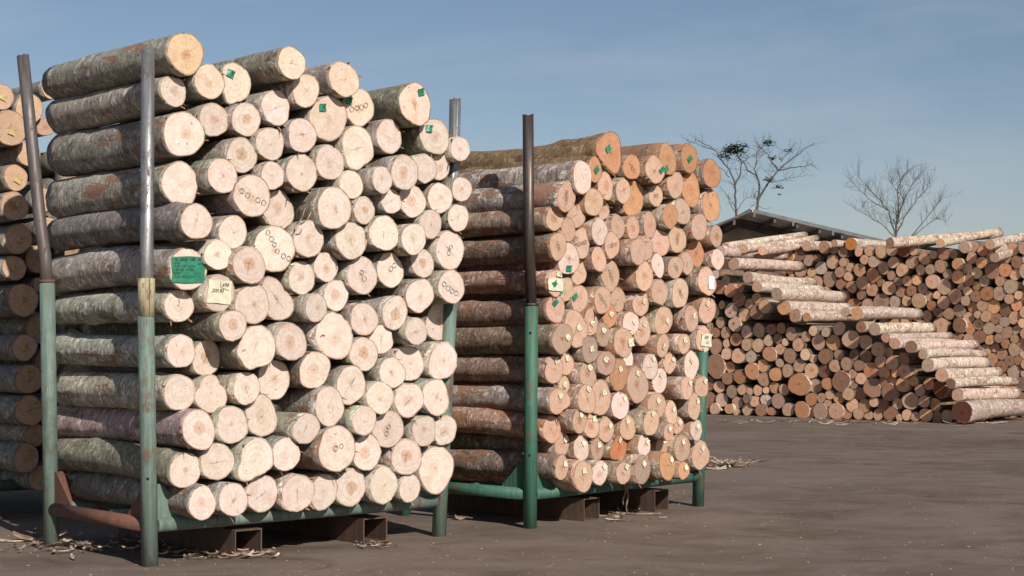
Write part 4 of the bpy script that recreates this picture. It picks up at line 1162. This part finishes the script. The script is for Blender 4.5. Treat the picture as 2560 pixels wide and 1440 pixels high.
# ------------------------------------------------------------------ shed behind the far pile
def build_shed():
    Yw, Yf = 62.0, 58.4            # wall plane and front edge of the roof overhang
    root = empty('shed', (9.5, Yw, 0))
    tag(root, 'low gabled shed with corrugated overhanging roof behind the far logs', 'shed')
    def P(px, py, Y): return at_depth(px, py, Y) - root.location
    R0 = P(1881, 528, Yf); L0 = P(1700, 602, Yf); Rt = P(2330, 633, Yf)
    back = 16.0
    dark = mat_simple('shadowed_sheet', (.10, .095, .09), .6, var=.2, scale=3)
    sheet = mat_simple('grey_corrugated_sheet', (.42, .41, .405), .5, metal=.2, var=.25, scale=2.2)
    def slope(a, b, name):
        m = MB(); n = int((b - a).length / .076); vs = []
        # corrugations run down the slope, so waves alternate along the depth
        nd = int(back / .19)
        for j in range(nd + 1):
            for q in (0, 1):
                z = .045 * (j % 2)
                base = a if q == 0 else b
                vs.append((base.x, base.y + j * back / nd, base.z + z))
        fs = [(2 * j, 2 * j + 1, 2 * j + 3, 2 * j + 2) for j in range(nd)]
        m.add(vs, fs)
        o = m.build(name, sheet, root)
        md = o.modifiers.new('t', 'SOLIDIFY'); md.thickness = .012
        return o
    slope(L0, R0, 'roof_slope'); slope(R0, Rt, 'roof_slope')
    # ridge cap
    m = MB(); m.tube([R0 + Vector((0, -.05, .05)), R0 + Vector((0, back, .05))], .09, 8); m.build('ridge_cap', sheet, root)
    # light barge board along the right slope and a darker one on the left
    fas = mat_simple('pale_grey_barge_board', (.15, .15, .155), .55, var=.25, scale=3)
    def board(a, b, h, t, mat, name, dz=0):
        m = MB(); v = b - a
        vs = [a + Vector((0, 0, dz)), b + Vector((0, 0, dz)), b + Vector((0, 0, dz - h)), a + Vector((0, 0, dz - h))]
        m.add([p + Vector((0, -t, 0)) for p in vs] + [p + Vector((0, 0, 0)) for p in vs], [(3, 2, 1, 0), (4, 5, 6, 7), (0, 1, 5, 4), (1, 2, 6, 5), (2, 3, 7, 6), (3, 0, 4, 7)])
        m.build(name, mat, root)
    board(R0 + Vector((.05, -.01, 0)), Rt + Vector((0, -.01, 0)), .13, .05, fas, 'barge_board', .07)
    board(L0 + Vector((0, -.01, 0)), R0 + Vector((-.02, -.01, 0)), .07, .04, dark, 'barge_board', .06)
    # gable wall, block work with darker band, under the overhang
    hgt = lambda px: 0
    wl = P(1690, 640, Yw); wr = P(2300, 660, Yw); top = P(1885, 570, Yw)
    # project the roof line to the wall plane
    rz = R0.z; k1 = (R0.z - L0.z) / (R0.x - L0.x); k2 = (R0.z - Rt.z) / (Rt.x - R0.x)
    x0 = L0.x + .8; x1 = Rt.x - .8; zl = rz - (R0.x - x0) * k1 - .03; zr = rz - (x1 - R0.x) * k2 - .03
    wallm = mat_simple('grey_brown_render', (.40, .345, .31), .9, var=.25, scale=1.1)
    m = MB()
    pts = [Vector((x0, 0, 0)), Vector((x1, 0, 0)), Vector((x1, 0, zr)), Vector((R0.x, 0, rz - .03)), Vector((x0, 0, zl))]
    m.add(pts + [p + Vector((0, back - 4, 0)) for p in pts], [(0, 1, 2, 3, 4), (9, 8, 7, 6, 5), (0, 5, 6, 1), (1, 6, 7, 2), (4, 9, 5, 0)])
    m.build('gable_wall', wallm, root)
    # purlins sticking out under the sheets, rafters on the wall
    for q in range(1, 8):
        x = R0.x + (Rt.x - R0.x) * q / 8; z = rz - (x - R0.x) * k2 - .14
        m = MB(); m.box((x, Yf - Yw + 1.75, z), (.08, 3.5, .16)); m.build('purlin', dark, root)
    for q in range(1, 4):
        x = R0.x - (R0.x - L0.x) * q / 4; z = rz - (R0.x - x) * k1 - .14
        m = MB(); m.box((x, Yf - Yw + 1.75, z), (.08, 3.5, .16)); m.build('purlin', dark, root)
    for px in (1885, 1982, 2081):
        x = P(px, 560, Yf).x; z = rz - abs(x - R0.x) * k2 - .05
        m = MB(); m.box((x, Yf - Yw - .08, z - .06), (.07, .05, .18)); m.build('bracket', fas, root)
    # rafters of the gable on the wall face
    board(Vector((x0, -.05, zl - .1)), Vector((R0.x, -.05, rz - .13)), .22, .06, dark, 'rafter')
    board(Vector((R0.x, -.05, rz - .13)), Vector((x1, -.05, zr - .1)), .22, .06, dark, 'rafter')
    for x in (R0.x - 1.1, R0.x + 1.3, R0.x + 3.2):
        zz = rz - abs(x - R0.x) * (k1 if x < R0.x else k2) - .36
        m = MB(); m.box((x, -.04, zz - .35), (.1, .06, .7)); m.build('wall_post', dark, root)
build_shed()

# ------------------------------------------------------------------ trees
M_TWIG = mat_simple('grey_brown_branch', (.095, .075, .066), .9, var=.3, scale=6)
M_LEAF = mat_simple('dull_green_leaf', (.060, .085, .035), .7, var=.5, scale=5)
def tx(X, Y): return (1700 + X / 3.556, 320 + Y / 3.556)
def tree(name, label, limbs, leaves, Yb, seed, twig=1.0, depth=3, up=.35, thick=.72, dens=1):
    g = random.Random(seed)
    base = at_depth(*tx(*limbs[0][0][0]), Yb)
    root = empty(name, (base.x, Yb, 0))
    tag(root, label, 'tree')
    tr = MB(); cr = MB()
    def grow(p, dirv, length, rad, lvl):
        n = 4; pts = [p]; d = dirv.normalized(); q = p
        for i in range(n):
            d = (d + Vector((g.gauss(0, .16), g.gauss(0, .16), g.gauss(0, .14) + .03))).normalized()
            q = q + d * length / n; pts.append(q)
        cr.tube([x - root.location for x in pts], [rad * (1 - .75 * i / n) for i in range(n + 1)], 4, cap=False)
        if lvl > 0:
            for i in range(1, n + 1):
                for _ in range(g.choice((1, 1, 2))):
                    sd = Vector((g.gauss(0, 1), g.gauss(0, 1), g.gauss(up, .8))).normalized()
                    grow(pts[i], (d * .9 + sd * .75), length * g.uniform(.45, .7), rad * .55, lvl - 1)
    for li, (pp, r0, r1, tw) in enumerate(limbs):
        n = len(pp); off0 = g.uniform(-.6, .6)
        pts = []
        for i, (X, Y) in enumerate(pp):
            dy = (off0 * i * .5) if li else 0
            pts.append(at_depth(*tx(X, Y), Yb + dy))
        if li == 0 or tw < 0: pts = [Vector((pts[0].x, Yb, 0))] + pts
        # soften
        fine = []
        for a, b in zip(pts, pts[1:]):
            for k in range(3): fine.append(a.lerp(b, k / 3) + Vector((g.gauss(0, .02), g.gauss(0, .03), g.gauss(0, .02))) * (1 if k else 0))
        fine.append(pts[-1])
        m = len(fine)
        rr = [(r0 + (r1 - r0) * (i / (m - 1)) ** .6) * thick for i in range(m)]
        (tr if r0 > .07 else cr).tube([x - root.location for x in fine], rr, 7, cap=False)
        for i in range(m):
            if fine[i].z < base.z + .3: continue
            cnt = dens if i < m * .5 else dens + 1
            for _ in range(cnt):
                if g.random() < abs(tw):
                    t = (fine[min(i + 1, m - 1)] - fine[max(0, i - 1)]).normalized()
                    sd = Vector((g.gauss(0, 1), g.gauss(0, .7), g.gauss(up, .7))).normalized()
                    grow(fine[i], t * .7 + sd, g.uniform(.35, .85) * twig, max(.0075, rr[i] * .26), depth - 1)
    tr.build('trunk', M_TWIG, root, True)
    crown = cr.build('crown', M_TWIG, root, False)
    if leaves:
        lf = MB()
        for (X, Y, rp, n) in leaves:
            c = at_depth(*tx(X, Y), Yb + g.uniform(-.3, .3)); rad = rp / 3.556 / F * Yb
            for _ in range(n):
                q = c + Vector((g.gauss(0, .5), g.gauss(0, .5), g.gauss(0, .32))) * rad
                a = g.uniform(0, 6.28); L_ = g.uniform(.10, .24); e = g.uniform(-.6, .3)
                u = Vector((math.cos(a) * math.cos(e), math.sin(a) * math.cos(e), math.sin(e))); v = Vector((-math.sin(a), math.cos(a), g.uniform(-.6, .6))).normalized() * L_ * .22
                lf.add([q - root.location, q + u * L_ * .5 + v - root.location, q + u * L_ - root.location, q + u * L_ * .5 - v - root.location], [(0, 1, 2, 3)])
        lf.build('leaves', M_LEAF, crown)
tree('tree', 'sparse leafy tree with thin forked stem at left behind the shed', [
    ([(500,790),(495,640),(488,510),(440,370),(370,290),(300,190),(160,105)], .10, .018, .55),
    ([(488,510),(540,400),(545,310),(510,240),(480,180)], .06, .02, .8),
    ([(440,440),(380,370),(340,350)], .03, .012, .6),
    ([(545,310),(600,270),(640,240)], .035, .012, .8),
    ([(300,190),(200,160),(90,125)], .022, .01, .5),
    ([(500,760),(430,620),(370,540)], .03, .01, .5),
    ([(500,740),(570,640),(640,600)], .03, .01, .5)],
    [(430,195,62,170),(520,190,78,240),(400,245,42,80),(570,160,30,25),(480,160,40,50)], 70.0, 4, twig=.72, depth=2, up=.15)
tree('tree', 'taller spreading tree with flat sparse crown directly above shed ridge', [
    ([(690,745),(690,650),(740,560),(790,480),(870,380),(960,300),(1060,230),(1200,130)], .125, .018, .5),
    ([(692,650),(705,500),(680,420),(600,380),(560,290),(500,250)], .08, .018, .6),
    ([(870,380),(1000,350),(1100,345),(1185,310)], .05, .014, .8),
    ([(870,375),(800,280),(780,230),(740,190),(700,160)], .045, .012, .8),
    ([(700,470),(660,360),(680,280),(690,210),(760,135)], .05, .012, .8),
    ([(790,480),(880,470),(1000,440),(1130,415)], .03, .010, .6),
    ([(900,300),(940,240),(980,190)], .03, .010, .8),
    ([(700,700),(760,720),(810,700)], .02, .008, .4)],
    [(780,130,35,60),(815,125,30,25),(795,450,38,60),(870,520,26,40),(965,200,30,30),(825,265,25,25),(880,265,18,12),(880,590,10,8)], 72.0, 9, twig=.78, depth=2, up=.15)
tree('tree', 'bare fan shaped tree standing right of the shed roof', [
    ([(1915,975),(1925,850),(1940,700),(1930,550),(1960,470),(2030,380)], .12, .014, .85),
    ([(1915,960),(1870,800),(1860,740),(1780,640),(1700,560),(1590,430)], .07, .012, .9),
    ([(1930,850),(1960,720),(2010,600),(2070,490),(2140,400)], .07, .012, .95),
    ([(1920,940),(1990,800),(2060,700),(2140,600),(2220,520)], .065, .012, .9),
    ([(1860,740),(1720,660),(1600,560),(1515,470)], .045, .010, .8),
    ([(2060,960),(2150,850),(2250,720),(2330,620)], .05, .010, .8),
    ([(2070,965),(2200,860),(2290,800),(2370,830)], .04, .010, .7),
    ([(1900,960),(1800,860),(1690,790),(1590,740)], .045, .010, .8),
    ([(1940,700),(1990,640),(1900,520),(1880,450)], .04, .010, .8)],
    [], 74.0, 21, twig=1.0, depth=2, up=.9, thick=.62, dens=2)

# ------------------------------------------------------------------ bark scraps and chips on the yard
def scrap(m, p, L, wd, rot, curl, lift=.0, mi=0):
    n = 6; vs = []
    ca, sa = math.cos(rot), math.sin(rot)
    for i in range(n + 1):
        t = i / n - .5; a = t * L; z = lift + abs(curl) * (t * t * 4) * L * .4 + .006
        wv = wd * (1 - .5 * abs(t) * 2 * random.random())
        for s_ in (-1, 1):
            b = s_ * wv / 2 + curl * L * .2 * math.sin(t * 3)
            vs.append((p.x + a * ca - b * sa, p.y + a * sa + b * ca, p.z + z + (0.012 * abs(curl) * 3 if s_ > 0 else 0)))
    m.add(vs, [(2 * i, 2 * i + 1, 2 * i + 3, 2 * i + 2) for i in range(n)], mi)
def scatter(name, label, cx, n, spread, seed, size=(.03, .16)):
    g = random.Random(seed); m = MB()
    for _ in range(n):
        q = on_ground(cx[0] + g.gauss(0, spread[0]), min(1700, cx[1] + g.gauss(0, spread[1])))
        scrap(m, q, g.uniform(*size), g.uniform(.006, .03), g.uniform(0, 6.28), g.uniform(-.3, .4), g.uniform(0, .02), g.choice((0, 0, 1)))
    tag(m.build(name, [M_SCRAP, M_CHIP]), label, 'scraps', kind='stuff')
scatter('bark_scraps', 'loose bark scraps and splinters under the front rack', (240, 1366), 170, (150, 12), 1, (.03, .2))
scatter('bark_scraps', 'splinters around the rectangular tube of the front rack', (560, 1390), 80, (80, 6), 2, (.03, .16))
scatter('bark_scraps', 'small litter heap right of the middle rack', (1818, 1163), 130, (26, 4), 3, (.05, .36))
scatter('bark_scraps', 'few bark bits under the second tube of the front rack', (930, 1365), 26, (30, 6), 4)
scatter('bark_scraps', 'strips of bark below the middle rack', (1560, 1290), 26, (60, 12), 5)
scatter('bark_scraps', 'bark litter at the foot of the far pile', (2200, 1058), 120, (200, 3), 6, (.06, .5))
def chips():
    g = random.Random(77); m = MB()
    for _ in range(1500):
        px = g.uniform(-40, 2600); py = 1070 + (g.random() ** 1.1) * 480
        q = on_ground(px, py); s = g.uniform(.002, .0075) * (1 if g.random() < .96 else 2.2)
        a = g.uniform(0, 6.28); u = Vector((math.cos(a), math.sin(a), 0)) * s * g.uniform(1, 2.2); v = Vector((-math.sin(a), math.cos(a), 0)) * s
        t = Vector((0, 0, s * .5)); q.z = .001
        m.add([q - u - v, q + u - v * .7, q + u * .8 + v, q - u + v * .8, q + t], [(0, 1, 4), (1, 2, 4), (2, 3, 4), (3, 0, 4)], 0 if g.random() < .45 else 1)
    tag(m.build('wood_crumbs', [M_SCRAP, M_CHIP]), 'pale wood crumbs sprinkled over the brown yard', 'crumbs', kind='stuff')
chips()
for (px, py, L_, wd, rot, cl, mat, lab) in [
    (100, 1352, .42, .12, .3, .35, M_SCRAP, 'curled brown bark slab leaning by the rear left post'),
    (35, 1355, .30, .06, .1, .1, M_CHIP, 'white splintered bark strip left of the rear post'),
    (1595, 1287, .42, .035, -.25, .05, M_SCRAP, 'thin brown bark strip lying below the middle rack'),
    (1790, 1174, .26, .12, .1, .12, M_CHIP, 'pale flat bark flake beside the litter heap'),
    (2465, 1058, 1.0, .12, .45, .02, M_CHIP, 'pale plank offcut lying before the huge root log'),
    (1150, 1300, .10, .06, .2, .5, M_SCRAP, 'small dark crumb of bark between the two racks')]:
    m = MB(); scrap(m, Vector((0, 0, 0)), L_, wd, rot, cl)
    o = m.build('bark_scrap', mat); o.location = on_ground(px, py)
    md = o.modifiers.new('t', 'SOLIDIFY'); md.thickness = .008
    tag(o, lab, 'bark scrap')
# hanging bark fringe under the second rack and torn strips on a few logs
def strip(name, pts, r, mat, label):
    m = MB(); base = Vector(pts[0])
    m.tube([Vector(p) - base for p in pts], [r * (1 - .5 * i / (len(pts) - 1)) for i in range(len(pts))], 5)
    o = m.build(name, mat, None, True); o.location = base
    tag(o, label, 'bark strip')
for k, (px, px2, ylen) in enumerate([(1562, 1558, 1262), (1566, 1568, 1285)]):
    a = PL2.hit(px, 1210, .07); b = PL2.hit(px2, ylen, .07)
    strip('bark_strip', [a, a.lerp(b, .4) + Vector((.012, 0, 0)), a.lerp(b, .75) - Vector((.008, 0, 0)), b], .011, M_SCRAP,
          ['shorter brown bark strip hanging from the middle rack rail', 'longer brown bark strip hanging from the middle rack rail'][k])
for k, (x1, y1, x2, y2) in enumerate([(742, 560, 762, 522), (752, 562, 778, 530)]):
    a = PL1.hit(x1, y1, .30); b = PL1.hit(x2, y2, .38)
    strip('wood_splinter', [a, a.lerp(b, .5) + Vector((.01, 0, -.01)), b], .006, M_CHIP,
          ['left pale splinter curling up between stamped and big logs', 'right pale splinter curling up beside the big log'][k])
